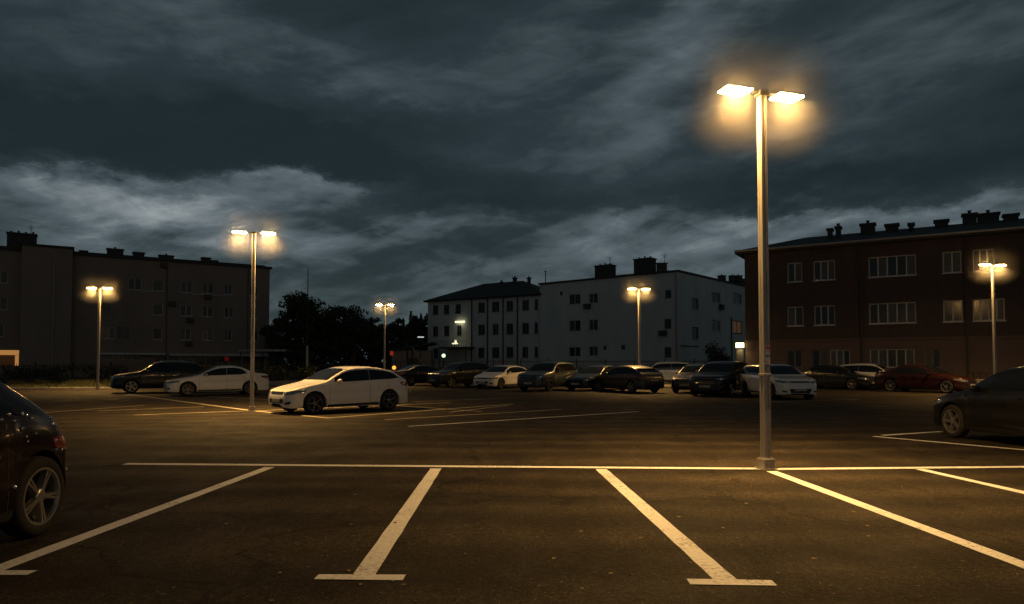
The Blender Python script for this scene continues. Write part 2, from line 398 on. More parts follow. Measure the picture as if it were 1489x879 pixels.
# ------------------------------------------------------------------ lamp posts
POLES = []
def lamp_post(px, pybase, D, ztop, rz, label, power=1.0):
    X = at_x(px, D, pybase)
    t = empty('street_lamp', (X, D, 0), rz)
    tag(t, label, 'street lamp', 'double headed lamp posts of the car park')
    s = .053
    bm = bmesh.new()
    # fluted square pole: section with a groove in each face
    sec = []
    for k in range(4):
        c, sn = [(1,0),(0,1),(-1,0),(0,-1)][k]
        for (u, v) in [(-.93,1.0), (-.30,1.0), (-.20,.80), (.20,.80), (.30,1.0), (.93,1.0)]:
            x, y = v, u
            sec.append((x*c - y*sn, x*sn + y*c))
    lo = [bm.verts.new((x*s*1.06, y*s*1.06, .0)) for x, y in sec]; hi = [bm.verts.new((x*s*.92, y*s*.92, ztop-.03)) for x, y in sec]
    n = len(sec)
    for i in range(n): bm.faces.new((lo[i], lo[(i+1)%n], hi[(i+1)%n], hi[i]))
    bm.faces.new(hi); link('pole', bm, GALV, t)
    bm = bmesh.new(); box(bm, -.092, .092, -.092, .092, 0, .15, bev=.010); box(bm, -.115, .115, -.115, .115, .0, .012)
    box(bm, -.075, .075, -.075, .075, .152, .162)
    for sx in (-1, 1):
        for sy in (-1, 1): tube(bm, (sx*.104, sy*.104, .010), (sx*.104, sy*.104, .026), .007, seg=6)
    link('base_collar', bm, GALV, t)
    bm = bmesh.new(); box(bm, -.075, .075, -.075, .075, ztop-.03, ztop+.035, bev=.01)
    box(bm, -.24, .24, -.028, .028, ztop-.004, ztop+.022)
    link('bracket', bm, HOUSING, t)
    bm = bmesh.new(); box(bm, -.035, .035, -s-.004, -s+.01, .55, .85, bev=.003); link('service_hatch', bm, GALV, t)
    for sd_ in (-1, 1):
        bm = bmesh.new()
        cx = sd_*.44
        box(bm, cx-.19, cx+.19, -.06, .06, ztop+.011, ztop+.042, bev=.009)
        box(bm, cx-.10, cx+.06, -.05, .05, ztop+.043, ztop+.056, bev=.004)
        for k in range(-3, 4): box(bm, cx+k*.026-.004, cx+k*.026+.004, -.045, .045, ztop+.054, ztop+.068)
        h = link('lamp_head', bm, HOUSING, t)
        bm = bmesh.new()
        box(bm, cx-.205, cx+.205, -.125, .125, ztop-.014, ztop+.010, bev=.008)
        link('lens', bm, LENS, h)
        ld = bpy.data.lights.new('lamp_light', 'AREA'); ld.shape = 'ELLIPSE'; ld.size = .38; ld.size_y = .23
        ld.energy = LAMP_W*power; ld.color = LAMP_COL; ld.spread = R(138)
        lo_ = bpy.data.objects.new('lamp_light', ld); COL.objects.link(lo_); lo_.parent = h
        lo_.location = (cx, 0, ztop-.019)
    POLES.append(t); return t
P0 = lamp_post(1114, 682, ground(1114,682).y, 5.45, R(17), 'nearest and tallest looking lamp post, stickers on its pole, standing on the front bay line', power=1.3)
P1 = lamp_post(366, 598, ground(366,598).y, 5.75, R(14), 'lamp post between the two white cars on the left', power=1.7)
P2 = lamp_post(142, 567, ground(142,567).y, 6.0, R(8), 'far left lamp post at the edge of the grass verge beside the dark car', power=1.5)
P3 = lamp_post(559, 557, 52, 6.0, R(4), 'smallest and farthest lamp post, in front of the dark trees')
P4 = lamp_post(930, 566, 42.0, 6.1, R(12), 'lamp post in front of the pale apartment building', power=1.7)
P5 = lamp_post(1448, 578, 32.5, 6.2, R(14), 'lamp post at the right before the red brown building', power=1.1)
# added volumes that imitate lens bloom round each pair of lamp heads
hm = bpy.data.materials.new('halo_volume'); hm.use_nodes = True
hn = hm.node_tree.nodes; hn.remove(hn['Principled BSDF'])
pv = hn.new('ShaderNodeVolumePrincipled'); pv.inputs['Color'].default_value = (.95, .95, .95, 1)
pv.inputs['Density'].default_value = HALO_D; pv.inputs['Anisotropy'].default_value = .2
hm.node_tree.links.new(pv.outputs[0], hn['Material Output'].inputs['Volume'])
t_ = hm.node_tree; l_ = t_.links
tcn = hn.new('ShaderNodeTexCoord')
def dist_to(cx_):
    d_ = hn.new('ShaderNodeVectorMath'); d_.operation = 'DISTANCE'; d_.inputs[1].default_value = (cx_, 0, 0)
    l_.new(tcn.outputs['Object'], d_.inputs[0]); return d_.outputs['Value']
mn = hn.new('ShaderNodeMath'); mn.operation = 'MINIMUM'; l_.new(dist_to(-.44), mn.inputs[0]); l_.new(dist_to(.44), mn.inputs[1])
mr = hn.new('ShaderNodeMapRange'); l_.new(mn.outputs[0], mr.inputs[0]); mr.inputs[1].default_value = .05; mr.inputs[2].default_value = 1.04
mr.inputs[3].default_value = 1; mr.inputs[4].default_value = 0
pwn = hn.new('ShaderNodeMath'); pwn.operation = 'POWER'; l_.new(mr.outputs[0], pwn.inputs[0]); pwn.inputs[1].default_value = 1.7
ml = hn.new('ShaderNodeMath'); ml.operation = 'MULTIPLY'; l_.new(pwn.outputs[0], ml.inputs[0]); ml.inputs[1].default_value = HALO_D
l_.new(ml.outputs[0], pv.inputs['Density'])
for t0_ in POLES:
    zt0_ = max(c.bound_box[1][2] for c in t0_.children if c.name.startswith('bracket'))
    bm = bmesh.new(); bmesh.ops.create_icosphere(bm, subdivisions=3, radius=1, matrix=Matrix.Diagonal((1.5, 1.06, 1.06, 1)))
    o = link('lamp_halo', bm, hm); o.location = (t0_.location.x, t0_.location.y, zt0_-.03); o.rotation_euler = t0_.rotation_euler
    tag(o, label='added bloom volume round the heads of the '+t0_['label'].split(',')[0], kind='stuff')
# stickers on the near pole (facing the camera)
def child_box(nm, parent, m, *b, bev=0):
    bm = bmesh.new(); box(bm, *b, bev=bev); return link(nm, bm, m, parent)
ST_W = mat('sticker_white', (.85, .84, .82), .5, var=.2, vscale=40)
ST_R = mat('sticker_red', (.50, .12, .10), .5)
ST_G = mat('sticker_grey', (.25, .26, .28), .5, var=.4, vscale=50)
f = -.0550
st = child_box('sticker', P0, ST_W, -.034, .052, f-.001, f+.003, 1.50, 1.60)
child_box('band', st, ST_R, -.030, .050, f-.003, f-.0015, 1.53, 1.54)
st = child_box('sticker', P0, ST_W, -.034, .050, f-.001, f+.003, 1.64, 1.76)
child_box('band', st, ST_R, -.032, .048, f-.003, f-.0015, 1.71, 1.755)
child_box('band', st, ST_R, -.032, .048, f-.003, f-.0015, 1.68, 1.692)
st = child_box('sticker', P0, ST_G, -.034, .052, f-.001, f+.003, 1.405, 1.475)
for k in range(4): child_box('text_line', st, ST_W, -.010, .045-.01*(k%2), f-.003, f-.0015, 1.415+.013*k, 1.420+.013*k)
# clamp band round the near pole
bm = bmesh.new(); box(bm, -.064, .064, -.064, .064, 1.33, 1.365, bev=.004); box(bm, .05, .09, -.02, .02, 1.325, 1.37); link('clamp_band', bm, GALV, P0)

# ------------------------------------------------------------------ cars
def pchip(pts):
    xs = [p[0] for p in pts]; ys = [p[1] for p in pts]; n = len(xs)
    h = [xs[i+1]-xs[i] for i in range(n-1)]; d = [(ys[i+1]-ys[i])/h[i] for i in range(n-1)]
    m = [d[0]]
    for i in range(1, n-1):
        if d[i-1]*d[i] <= 0: m.append(0.0)
        else:
            w1_ = 2*h[i]+h[i-1]; w2_ = h[i]+2*h[i-1]; m.append((w1_+w2_)/(w1_/d[i-1]+w2_/d[i]))
    m.append(d[-1])
    def f_(x):
        if x <= xs[0]: return ys[0]
        if x >= xs[-1]: return ys[-1]
        i = 0
        while x > xs[i+1]: i += 1
        t = (x-xs[i])/h[i]; t2 = t*t; t3 = t2*t
        return (2*t3-3*t2+1)*ys[i]+(t3-2*t2+t)*h[i]*m[i]+(-2*t3+3*t2)*ys[i+1]+(t3-t2)*h[i]*m[i+1]
    return f_

STYLES = {
 # u from the nose; cowl / roof front / roof back / rear glass base
 'hatch': dict(L=4.3, W=1.80, cowl=1.18, rf=1.98, rb=3.62, rg=4.02, fw=.82, rw=3.44, r=.325,
   zt=[(0,.52),(.02,.62),(.08,.70),(.3,.78),(.7,.87),(1.05,.94),(1.2,.985),(1.55,1.185),(1.95,1.375),(2.3,1.435),(2.7,1.445),(3.15,1.405),(3.62,1.30),(3.98,1.09),(4.16,.985),(4.26,.88),(4.29,.70),(4.3,.55)],
   zs=[(0,.47),(.06,.60),(.3,.70),(.8,.82),(1.3,.90),(2.4,.945),(3.5,.985),(4.0,.97),(4.2,.90),(4.28,.72),(4.3,.50)]),
 'sedan': dict(L=4.65, W=1.82, cowl=1.25, rf=2.1, rb=3.2, rg=3.95, fw=.88, rw=3.68, r=.325,
   zt=[(0,.52),(.02,.62),(.08,.70),(.3,.78),(.8,.88),(1.15,.94),(1.3,.985),(1.7,1.19),(2.1,1.37),(2.5,1.44),(2.9,1.445),(3.3,1.38),(3.7,1.20),(4.0,1.08),(4.2,1.05),(4.5,1.02),(4.6,.93),(4.64,.75),(4.65,.55)],
   zs=[(0,.47),(.06,.60),(.3,.70),(.8,.82),(1.3,.90),(2.4,.94),(3.5,.97),(4.2,.99),(4.5,.95),(4.62,.76),(4.65,.50)]),
 'suv': dict(L=4.55, W=1.87, cowl=1.22, rf=1.95, rb=4.0, rg=4.32, fw=.88, rw=3.56, r=.355,
   zt=[(0,.58),(.02,.72),(.07,.86),(.25,.95),(.8,1.04),(1.15,1.09),(1.28,1.14),(1.6,1.37),(1.9,1.56),(2.2,1.64),(2.8,1.665),(3.5,1.635),(4.02,1.55),(4.28,1.20),(4.44,1.10),(4.51,1.0),(4.54,.8),(4.55,.60)],
   zs=[(0,.53),(.05,.70),(.25,.86),(.8,.97),(1.3,1.03),(2.4,1.06),(3.5,1.10),(4.2,1.10),(4.44,1.02),(4.53,.82),(4.55,.56)]),
 'mpv': dict(L=4.6, W=1.84, cowl=.95, rf=1.75, rb=4.2, rg=4.42, fw=.86, rw=3.66, r=.33,
   zt=[(0,.55),(.02,.68),(.08,.80),(.3,.90),(.8,1.03),(1.0,1.10),(1.4,1.40),(1.8,1.64),(2.2,1.70),(3.2,1.72),(4.2,1.64),(4.42,1.25),(4.52,1.05),(4.59,.8),(4.6,.58)],
   zs=[(0,.50),(.05,.66),(.3,.82),(.8,.95),(1.3,1.0),(2.4,1.02),(3.5,1.04),(4.3,1.05),(4.52,.98),(4.58,.8),(4.6,.54)]),
 'bubble': dict(L=3.85, W=1.74, cowl=.95, rf=1.6, rb=2.85, rg=3.40, fw=.70, rw=3.27, r=.33,
   zt=[(0,.52),(.02,.64),(.08,.74),(.3,.84),(.7,.95),(.95,1.0),(1.3,1.24),(1.6,1.40),(1.95,1.48),(2.4,1.47),(2.8,1.40),(3.1,1.24),(3.4,1.05),(3.62,.90),(3.78,.78),(3.84,.62),(3.85,.50)],
   zs=[(0,.47),(.06,.62),(.3,.75),(.8,.88),(1.3,.93),(2.4,.97),(3.1,.97),(3.5,.90),(3.75,.70),(3.84,.52),(3.85,.46)]),
}
PAINTS = {}
def paint(name, col, metal=.25, rough=.35):
    if name not in PAINTS: PAINTS[name] = mat('paint_'+name, col, rough, metal=metal, coat=(1.0 if sum(col) > .3 else .3), spec=(.5 if sum(col) > .3 else .35), vrough=.05, vscale=3)
    return PAINTS[name]

def wheel_meshes(r, w, spokes, alloy, kind):
    bm = bmesh.new(); hw = w/2; ri = r*.70
    lathe(bm, [(ri, -hw*.85), (ri+.01, -hw), (r-.035, -hw), (r-.008, -hw*.8), (r, -hw*.5), (r, hw*.5), (r-.008, hw*.8), (r-.035, hw), (ri+.01, hw), (ri, hw*.85)], 40)
    fixn(bm); tyre = bpy.data.meshes.new('wheel'); bm.to_mesh(tyre); bm.free(); tyre.materials.append(RUBBER)
    for p in tyre.polygons: p.use_smooth = True
    bm = bmesh.new()
    # outer face is -y (local); rim lip, barrel, back plate
    lathe(bm, [(ri+.006, -hw*.86), (ri+.006, -hw*.98), (ri-.012, -hw*.98), (ri-.020, -hw*.75), (ri-.03, hw*.6)], 40)
    rings = lathe(bm, [(ri-.03, -.004), (.012, -.004)], 40); bm.faces.new(rings[1])
    for f_ in bm.faces: f_.material_index = 0
    nf = len(bm.faces)
    lathe(bm, [(.062, -.02), (.062, -hw*.82), (.045, -hw*.90), (.002, -hw*.92)], 20)
    for k in range(spokes):
        a = 2*math.pi*k/spokes
        offs = (-.09, .09) if kind == 'twin' else ((-.16, .16) if kind == 'vee' else (0,))
        for o in offs:
            a0 = a + (o*.35 if kind == 'vee' else o*1.2); a1 = a+o
            r0, r1 = .045, ri-.008; wd = .020 if len(offs) > 1 else .036
            p0 = Vector((r0*math.cos(a0), 0, r0*math.sin(a0))); p1 = Vector((r1*math.cos(a1), 0, r1*math.sin(a1)))
            d = (p1-p0).normalized(); s_ = Vector((-d.z, 0, d.x))*wd
            yo0, yo1, yi = -hw*.86, -hw*.92, -hw*.45
            v = []
            for p, yo, q in ((p0, yo0, 1.0), (p1, yo1, .8)):
                v += [bm.verts.new(p+s_*q+Vector((0,yi,0))), bm.verts.new(p-s_*q+Vector((0,yi,0))), bm.verts.new(p-s_*q*.55+Vector((0,yo,0))), bm.verts.new(p+s_*q*.55+Vector((0,yo,0)))]
            for i in range(4): bm.faces.new((v[i], v[(i+1)%4], v[4+(i+1)%4], v[4+i]))
    fixn(bm)
    rim = bpy.data.meshes.new('rim'); 
    for f_ in bm.faces: f_.material_index = 1
    bm.faces.ensure_lookup_table()
    for f_ in bm.faces:
        c = f_.calc_center_median()
        if abs(c.y+.004) < .0035 and len(f_.verts) >= 4 and f_.normal.y**2 > .9: f_.material_index = 0
    bm.to_mesh(rim); bm.free(); rim.materials.append(BLACKP); rim.materials.append(alloy)
    return tyre, rim

def make_car(style, X, Y, head, pnt, label, cat='car', group='cars parked in the car park', spokes=5, sk='twin',
             alloy=None, sx=1.0, sz=1.0, screen=None, roofrails=False, plate=True, grille='low', light_roof=None, name='parked_car', sedan_spoiler=False, emblem=False, glints=False):
    S = STYLES[style]; Lc, Wc = S['L'], S['W']/2
    zt, zs = pchip(S['zt']), pchip(S['zs'])
    alloy = alloy or ALLOY; screen = screen or GLASS_CAR
    suv = style == 'suv'; g0 = .24 if suv else .19
    root = empty(name, (X, Y, 0), R(head)); tag(root, label, cat, group)
    root.scale = (sx, sx, sz)
    r = S['r']; Ra = r+.055; fw, rw = S['fw'], S['rw']
    zbb = pchip([(0,.30),(.012,g0+.06),(.04,g0+.02),(.35,g0),(Lc-.4,g0+.02),(Lc-.05,g0+.05),(Lc-.015,g0+.09),(Lc,.36)])
    wf = pchip([(0,.50),(.02,.60),(.06,.68),(.15,.765),(.35,.84),(.8,.89),(1.2,.90),(Lc-1.0,.90),(Lc-.5,.87),(Lc-.2,.81),(Lc-.08,.75),(Lc-.02,.68),(Lc,.58)])
    kf = Wc/.90
    def zb(u):
        z = zbb(u)
        for c in (fw, rw):
            d = abs(u-c)
            if d < Ra: z = max(z, r+math.sqrt(max(0, Ra*Ra-d*d))*.99)
        return min(z, zs(u)-.05)
    lowp = pchip([(0,.955),(.12,.985),(.35,1.0),(.62,.985),(.72,.995),(.88,.985),(1.0,.955)])
    us = [0, .006, .02, .04, .06, .09, .13, .18, .25]
    for c in (fw, rw):
        us += [c-Ra-.002, c+Ra+.002] + [c+Ra*math.cos(math.pi*i/14) for i in range(15)]
    u = .3
    while u < Lc-.3: us.append(u); u += .075
    us += [Lc-q for q in (.25,.18,.13,.09,.06,.04,.02,.006,0)]
    us = sorted(us); uu = [us[0]]
    for q in us[1:]:
        if q-uu[-1] > .0015: uu.append(q)
    us = uu
    bm = bmesh.new(); NL, NU, NR = 9, 5, 7
    def section(u):
        w = wf(u)*kf; b = zb(u); s = zs(u); t = max(zt(u), s+.008); base = g0
        pts = []
        for k in range(NL+1):
            z = b+(s-b)*k/NL; q = max(0, min(1, (z-base)/(s-base)))
            extra = .012*math.exp(-((min(abs(u-fw), abs(u-rw))-Ra)/.06)**2) if min(abs(u-fw), abs(u-rw)) < Ra+.12 else 0
            pts.append((w*lowp(q)+extra, z))
        ws = w*.955; h = t-s; z1 = s+h*.80; wr = ws-.012-.34*(z1-s)
        for k in range(1, NU+1):
            q = k/NU; pts.append((ws+(wr-ws)*q+.02*math.sin(math.pi*q)*min(1,h*2), s+(z1-s)*q))
        for k in range(1, NR+1):
            a = math.pi/2*k/NR
            pts.append((wr*max(0, math.cos(a))**.72, z1+(t-z1)*math.sin(a)**.80))
        return pts
    rows = []
    for u in us:
        x = Lc/2-u; sec = section(u); row = []
        yb, zb_ = sec[0]
        row.append(bm.verts.new((x, max(.0, yb-.22), zb_))); row.append(bm.verts.new((x, yb-.02, zb_-.0)))
        for (y, z) in sec[:-1]: row.append(bm.verts.new((x, y, z)))
        row.append(bm.verts.new((x, 0, sec[-1][1])))
        rowm = [bm.verts.new((x, -v.co.y, v.co.z)) for v in row[:-1]]
        rows.append(row+rowm[::-1])
    for a, b in zip(rows, rows[1:]):
        for i in range(len(a)-1): bm.faces.new((a[i], a[i+1], b[i+1], b[i]))
    bm.faces.new(rows[0]); bm.faces.new(rows[-1][::-1])
    fixn(bm)
    bvh = BVHTree.FromBMesh(bm)
    body = link('body', bm, pnt, root, True, 38)
    def cast(p, al):
        d = Vector((math.cos(al), math.sin(al), 0)); s_ = Vector((-math.sin(al), math.cos(al), 0))
        o = d*6+s_*(Vector(p).dot(s_))+Vector((0,0,p[2]))
        hit = bvh.ray_cast(o, -d)
        return hit
    def patch(nm, low, top, al, m, par=None, off=.005, n=10, mrows=5, thick=.02):
        al = R(al); bm = bmesh.new()
        def samp(pl, t):
            k = t*(len(pl)-1); i = min(int(k), len(pl)-2); q = k-i
            return [pl[i][j]*(1-q)+pl[i+1][j]*q for j in range(3)]
        g = []
        for i in range(n+1):
            colv = []
            for j in range(mrows+1):
                a = samp(low, i/n); b = samp(top, i/n); p = [a[k]*(1-j/mrows)+b[k]*j/mrows for k in range(3)]
                h = cast(p, al)
                if h[0] is None: colv.append(None)
                else: colv.append(bm.verts.new(h[0]+h[1]*off))
            g.append(colv)
        for i in range(n):
            for j in range(mrows):
                q = [g[i][j], g[i+1][j], g[i+1][j+1], g[i][j+1]]
                if None not in q and len(set(q)) == 4: 
                    try: bm.faces.new(q)
                    except Exception: pass
        if not bm.faces: bm.free(); return None
        d = Vector((math.cos(al), math.sin(al), 0))
        bm.normal_update()
        if sum((f_.normal.dot(d) for f_ in bm.faces)) < 0: bmesh.ops.reverse_faces(bm, faces=bm.faces[:])
        be = [e_ for e_ in bm.edges if e_.is_boundary]
        ret = bmesh.ops.extrude_edge_only(bm, edges=be)
        for v in ret['geom']:
            if isinstance(v, bmesh.types.BMVert): v.co -= d*thick
        return link(nm, bm, m, par or root, True, 40)
    X_ = lambda u: Lc/2-u
    cowl, rf, rb, rg = S['cowl'], S['rf'], S['rb'], S['rg']
    # windscreen & rear window
    wb = wf(cowl)*kf*.955; 
    def roofw(u): s = zs(u); return wf(u)*kf*.955-.012-.34*(zt(u)-s)*.80
    zb0 = zt(cowl)+.035; zt0 = zt(rf)-.012
    lowc, topc = [], []
    for k in range(9):
        q = -1+2*k/8
        lowc.append((0, q*(wb-.13), zb0+.03*q*q*0)); topc.append((0, q*(roofw(rf)-.075), zt0-.020*q*q))
    patch('windscreen', lowc, topc, 0, screen, n=16, mrows=8)
    if style in ('sedan',): z0r, z1r = zt(rg)+.02, zt(rb+.05)-.01
    else: z0r, z1r = zt(rg)+.02, zt(rb)-.02
    lowc, topc = [], []
    for k in range(9):
        q = -1+2*k/8
        lowc.append((0, q*(roofw(rg)-.10), z0r)); topc.append((0, q*(roofw(rb)-.11), z1r-.02*q*q))
    patch('rear_window', lowc, topc, 180, GLASS_CAR, n=14, mrows=6)
    xa, xc = cowl+.30, (rb+.22 if style != 'sedan' else rb+.35)
    if style == 'bubble': xc = rb+.12
    xb = (xa+xc)/2+.05
    def gz(u, top):
        s = zs(u); h = zt(u)-s
        return s+.035 if not top else max(s+.045, s+h*.80-.02)
    for sd_ in (-1, 1):
        for (a, b) in ((xa, xb-.006), (xb+.006, xc)):
            low = []; top = []
            for k in range(13):
                u = a+(b-a)*k/12; yy = sd_*wf(u)
                zl = gz(u, False); zu = gz(u, True)
                endt = min(1, (xc-u)/.42) if b == xc else 1
                zu = zl+.02+(zu-zl-.02)*math.sqrt(max(0,1-(1-endt)**2))
                zl2 = zl + (.07*(1-endt)**2 if b == xc else 0)
                low.append((X_(u), yy, min(zl2, zu-.005))); top.append((X_(u), yy, zu))
            patch('side_window', low, top, 90*sd_, GLASS_CAR, n=14, mrows=4, off=.006)
        # door seams, sill trim, handles
        bmx = None
        for u in (cowl+.12, xb, min(xc-.15, rw-.05)):
            zlo = max(g0+.10, zb(u)+.03); zhi = zs(u)-.005
            patch('door_seam', [(X_(u-.005), sd_, zlo), (X_(u+.005), sd_, zlo)], [(X_(u-.005), sd_, zhi), (X_(u+.005), sd_, zhi)], 90*sd_, BLACKP, body, off=.002, n=1, mrows=6, thick=.004)
        for u in (xb-.22, xc-.38 if style != 'sedan' else xc-.55):
            z = zs(u)-.11
            patch('door_handle', [(X_(u-.09), sd_, z-.014), (X_(u+.09), sd_, z-.010)], [(X_(u-.09), sd_, z+.014), (X_(u+.09), sd_, z+.016)], 90*sd_, pnt if pnt.name.endswith('white') else pnt, off=.022, n=4, mrows=2)
        patch('sill_trim', [(X_(fw+Ra+.03), sd_, g0+.015), (X_(rw-Ra-.03), sd_, g0+.03)], [(X_(fw+Ra+.03), sd_, g0+.085), (X_(rw-Ra-.03), sd_, g0+.10)], 90*sd_, BLACKP, off=.006, n=8, mrows=2)
        if suv:
            for c in (fw, rw):
                low, top = [], []
                for k in range(15):
                    a = math.pi*k/14
                    low.append((X_(c+Ra*1.01*math.cos(a)), sd_, r+Ra*1.01*math.sin(a)+.002)); top.append((X_(c+(Ra+.06)*math.cos(a)), sd_, r+(Ra+.06)*math.sin(a)))
                patch('arch_trim', low, top, 90*sd_, BLACKP, off=.006, n=18, mrows=1)
        # headlamp
        hz = zs(.3)-.035
        hl = [(X_(.05), sd_*.47*kf, hz-.075), (X_(.20), sd_*.70*kf, hz-.065), (X_(.50), sd_*.84*kf, hz-.005)]
        ht = [(X_(.05), sd_*.44*kf, hz-.005), (X_(.20), sd_*.70*kf, hz+.045), (X_(.58), sd_*.84*kf, hz+.065)]
        hp = patch('headlight', hl, ht, 38*sd_, HEADL, off=.007, n=10, mrows=4)
        if hp:
            for hu, hy, rr in ((.10, .58, .026), (.16, .68, .022)):
                patch('lamp_lens_ring', [(X_(hu), sd_*(hy-rr)*kf, hz-.035), (X_(hu), sd_*(hy+rr)*kf, hz-.035)], [(X_(hu), sd_*(hy-rr)*kf, hz+.005), (X_(hu), sd_*(hy+rr)*kf, hz+.005)], 38*sd_, CHROME, hp, off=.010, n=3, mrows=3, thick=.006)
        # tail lamp
        tz = zs(Lc-.25)-.12
        patch('tail_light', [(X_(Lc-.03), sd_*.48*kf, tz-.03), (X_(Lc-.20), sd_*.74*kf, tz-.07), (X_(Lc-.40), sd_*.85*kf, tz-.01)],
              [(X_(Lc-.03), sd_*.48*kf, tz+.06), (X_(Lc-.20), sd_*.74*kf, tz+.09), (X_(Lc-.46), sd_*.85*kf, tz+.07)], (180-40)*sd_, TAILL, off=.007, n=8, mrows=3)
        # mirror
        um = cowl+.42; zm = zs(um)+.075; ym = wf(um)*kf*.95
        bm = bmesh.new()
        bmesh.ops.create_uvsphere(bm, u_segments=14, v_segments=8, radius=1)
        for v in bm.verts:
            c = v.co; k = 1.0 if c.x > 0 else .55
            v.co = Vector((X_(um)+c.x*.085*k, sd_*(ym+.115)+c.y*.105, zm+c.z*.062))
        box(bm, X_(um)-.03, X_(um)+.03, min(sd_*(ym-.04), sd_*(ym+.06)), max(sd_*(ym-.04), sd_*(ym+.06)), zm-.06, zm-.02)
        link('mirror', bm, pnt, root, True, 50)
        # fog / side intake
        patch('fog_intake', [(X_(.05), sd_*.55*kf, g0+.11), (X_(.1), sd_*.73*kf, g0+.13)], [(X_(.05), sd_*.52*kf, g0+.17), (X_(.1), sd_*.745*kf, g0+.215)], 28*sd_, BLACKP, off=.005, n=6, mrows=2)
    # grilles
    gz0 = hz-.070
    patch('upper_grille', [(0, y*kf, gz0+.01) for y in (-.40,-.2,0,.2,.40)], [(0, y*kf, gz0+.085-.00*abs(y)) for y in (-.42,-.2,0,.2,.42)], 0, BLACKP, off=.006, n=10, mrows=3)
    patch('grille_bar', [(0, y*kf, gz0+.046) for y in (-.36,0,.36)], [(0, y*kf, gz0+.056) for y in (-.36,0,.36)], 0, CHROME, off=.012, n=8, mrows=1)
    lg0, lg1 = g0+.075, g0+.275
    lgp = patch('lower_grille', [(0, y*kf, lg0) for y in (-.40,-.2,0,.2,.40)], [(0, y*kf, lg1) for y in (-.48,-.2,0,.2,.48)], 0, BLACKP, off=.005, n=10, mrows=3)
    if plate:
        bm = bmesh.new(); box(bm, Lc/2+.010, Lc/2+.022, -.26, .26, g0+.17, g0+.28, bev=.004); link('number_plate', bm, PLATE, root)
        zp = zs(Lc-.25)-.28
        bm = bmesh.new(); box(bm, -Lc/2-.022, -Lc/2-.008, -.26, .26, zp-.055, zp+.055, bev=.004); link('number_plate', bm, PLATE, root)
    if emblem:
        bm = bmesh.new(); lathe(bm, [(.085,-.004),(.095,-.012),(.105,-.004)], 24)
        for k in range(3):
            a = math.pi/2+k*2*math.pi/3
            tube(bm, (0,-.008,0), (.09*math.cos(a),-.008,.09*math.sin(a)), .012, .005, 6)
        for v in bm.verts: v.co = Matrix.Rotation(R(90), 3, 'Z') @ v.co + Vector((Lc/2+.008, 0, gz0+.0))
        link('emblem', bm, CHROME, root, True)
    # rear bumper insert
    patch('rear_diffuser', [(0, y*kf, g0+.12) for y in (-.5,0,.5)], [(0, y*kf, g0+.24) for y in (-.55,0,.55)], 180, BLACKP, off=.004, n=8, mrows=2)
    # underbody
    bm = bmesh.new(); box(bm, -Lc/2+.22, Lc/2-.22, -.56*kf, .56*kf, g0-.02, .72); 
    box(bm, -Lc/2+Lc-rw+Ra+.03, Lc/2-fw-Ra-.03, -.80*kf, .80*kf, g0+.0, .45)
    link('underbody', bm, BLACKP, root)
    if style in ('hatch', 'suv', 'mpv'):
        bm = bmesh.new(); w = roofw(rb)-.10; zz_ = zt(rb)-.005
        for i, (x0, x1) in enumerate(((X_(rb)+.03, X_(rb)-.17),)):
            v = [bm.verts.new(p) for p in ((x0,-w,zz_),(x0,w,zz_),(x1,w*.94,zz_-.005),(x1,-w*.94,zz_-.005),(x0,-w,zz_-.035),(x0,w,zz_-.035),(x1,w*.94,zz_-.022),(x1,-w*.94,zz_-.022))]
            for f_ in ((0,1,2,3),(7,6,5,4),(0,3,7,4),(1,5,6,2),(3,2,6,7),(0,4,5,1)): bm.faces.new([v[k] for k in f_])
        link('roof_spoiler', bm, pnt, root)
    if roofrails:
        for sd_ in (-1, 1):
            bm = bmesh.new(); pr = None
            for k in range(9):
                u = rf+.25+(rb-.3-rf-.25)*k/8; p = Vector((X_(u), sd_*(roofw(u)-.10), zt(u)+(.02 if 0 < k < 8 else -.03)))
                if pr is not None: tube(bm, pr, p, .014, seg=6)
                pr = p
            link('roof_rail', bm, CHROME, root, True)
    if light_roof:
        pass
    if glints:  # added metal beads imitating light dots reflected in the paintwork
        rs_ = random.Random(5); bmd = bmesh.new()
        for k in range(60):
            u = Lc-rs_.random()**1.3*1.5; z = rs_.uniform(.45, 1.25); al = R(90)+R(rs_.choice((0, 0, 25)))
            h_ = cast((X_(u), .8, z), al)
            if h_[0] is None or h_[0].y < .3: continue
            rr = rs_.choice((.008, .011, .014, .017))
            bmesh.ops.create_icosphere(bmd, subdivisions=2, radius=rr, matrix=Matrix.Translation(h_[0]+h_[1]*rr*.2))
        tag(link('glint_beads', bmd, mat('glint_bead', (.8,.8,.8), .12, metal=1.0), root, True), kind='stuff')
    # wheels
    ty, ri_ = wheel_meshes(r, .215, spokes, alloy, sk)
    tr = wf(fw)*kf-.115
    for c in (fw, rw):
        for sd_ in (-1, 1):
            o = bpy.data.objects.new('wheel', ty); COL.objects.link(o); o.parent = root
            o.location = (X_(c), sd_*tr, r); o.rotation_euler = (0, random.random()*6, 0 if sd_ < 0 else math.pi)
            q = bpy.data.objects.new('rim', ri_); COL.objects.link(q); q.parent = o
    return root

def lw(nm, col, **k): return paint(nm, col, **k)
WHITE = paint('white', (.70, .69, .67), 0, .35)
WHITE2 = paint('pearl_white', (.74, .72, .69), 0, .3)
BLACK = paint('black', (.008, .008, .009), .1, .3)
NIGHT = paint('midnight_blue', (.012, .015, .020), .3, .3)
GREY = paint('slate_grey', (.055, .065, .072), .5, .35)
BROWN = paint('taupe', (.075, .066, .055), .5, .35)
RED = paint('dark_red', (.030, .008, .007), .3, .3)
MAROON = paint('maroon', (.008, .002, .0025), .2, .25)

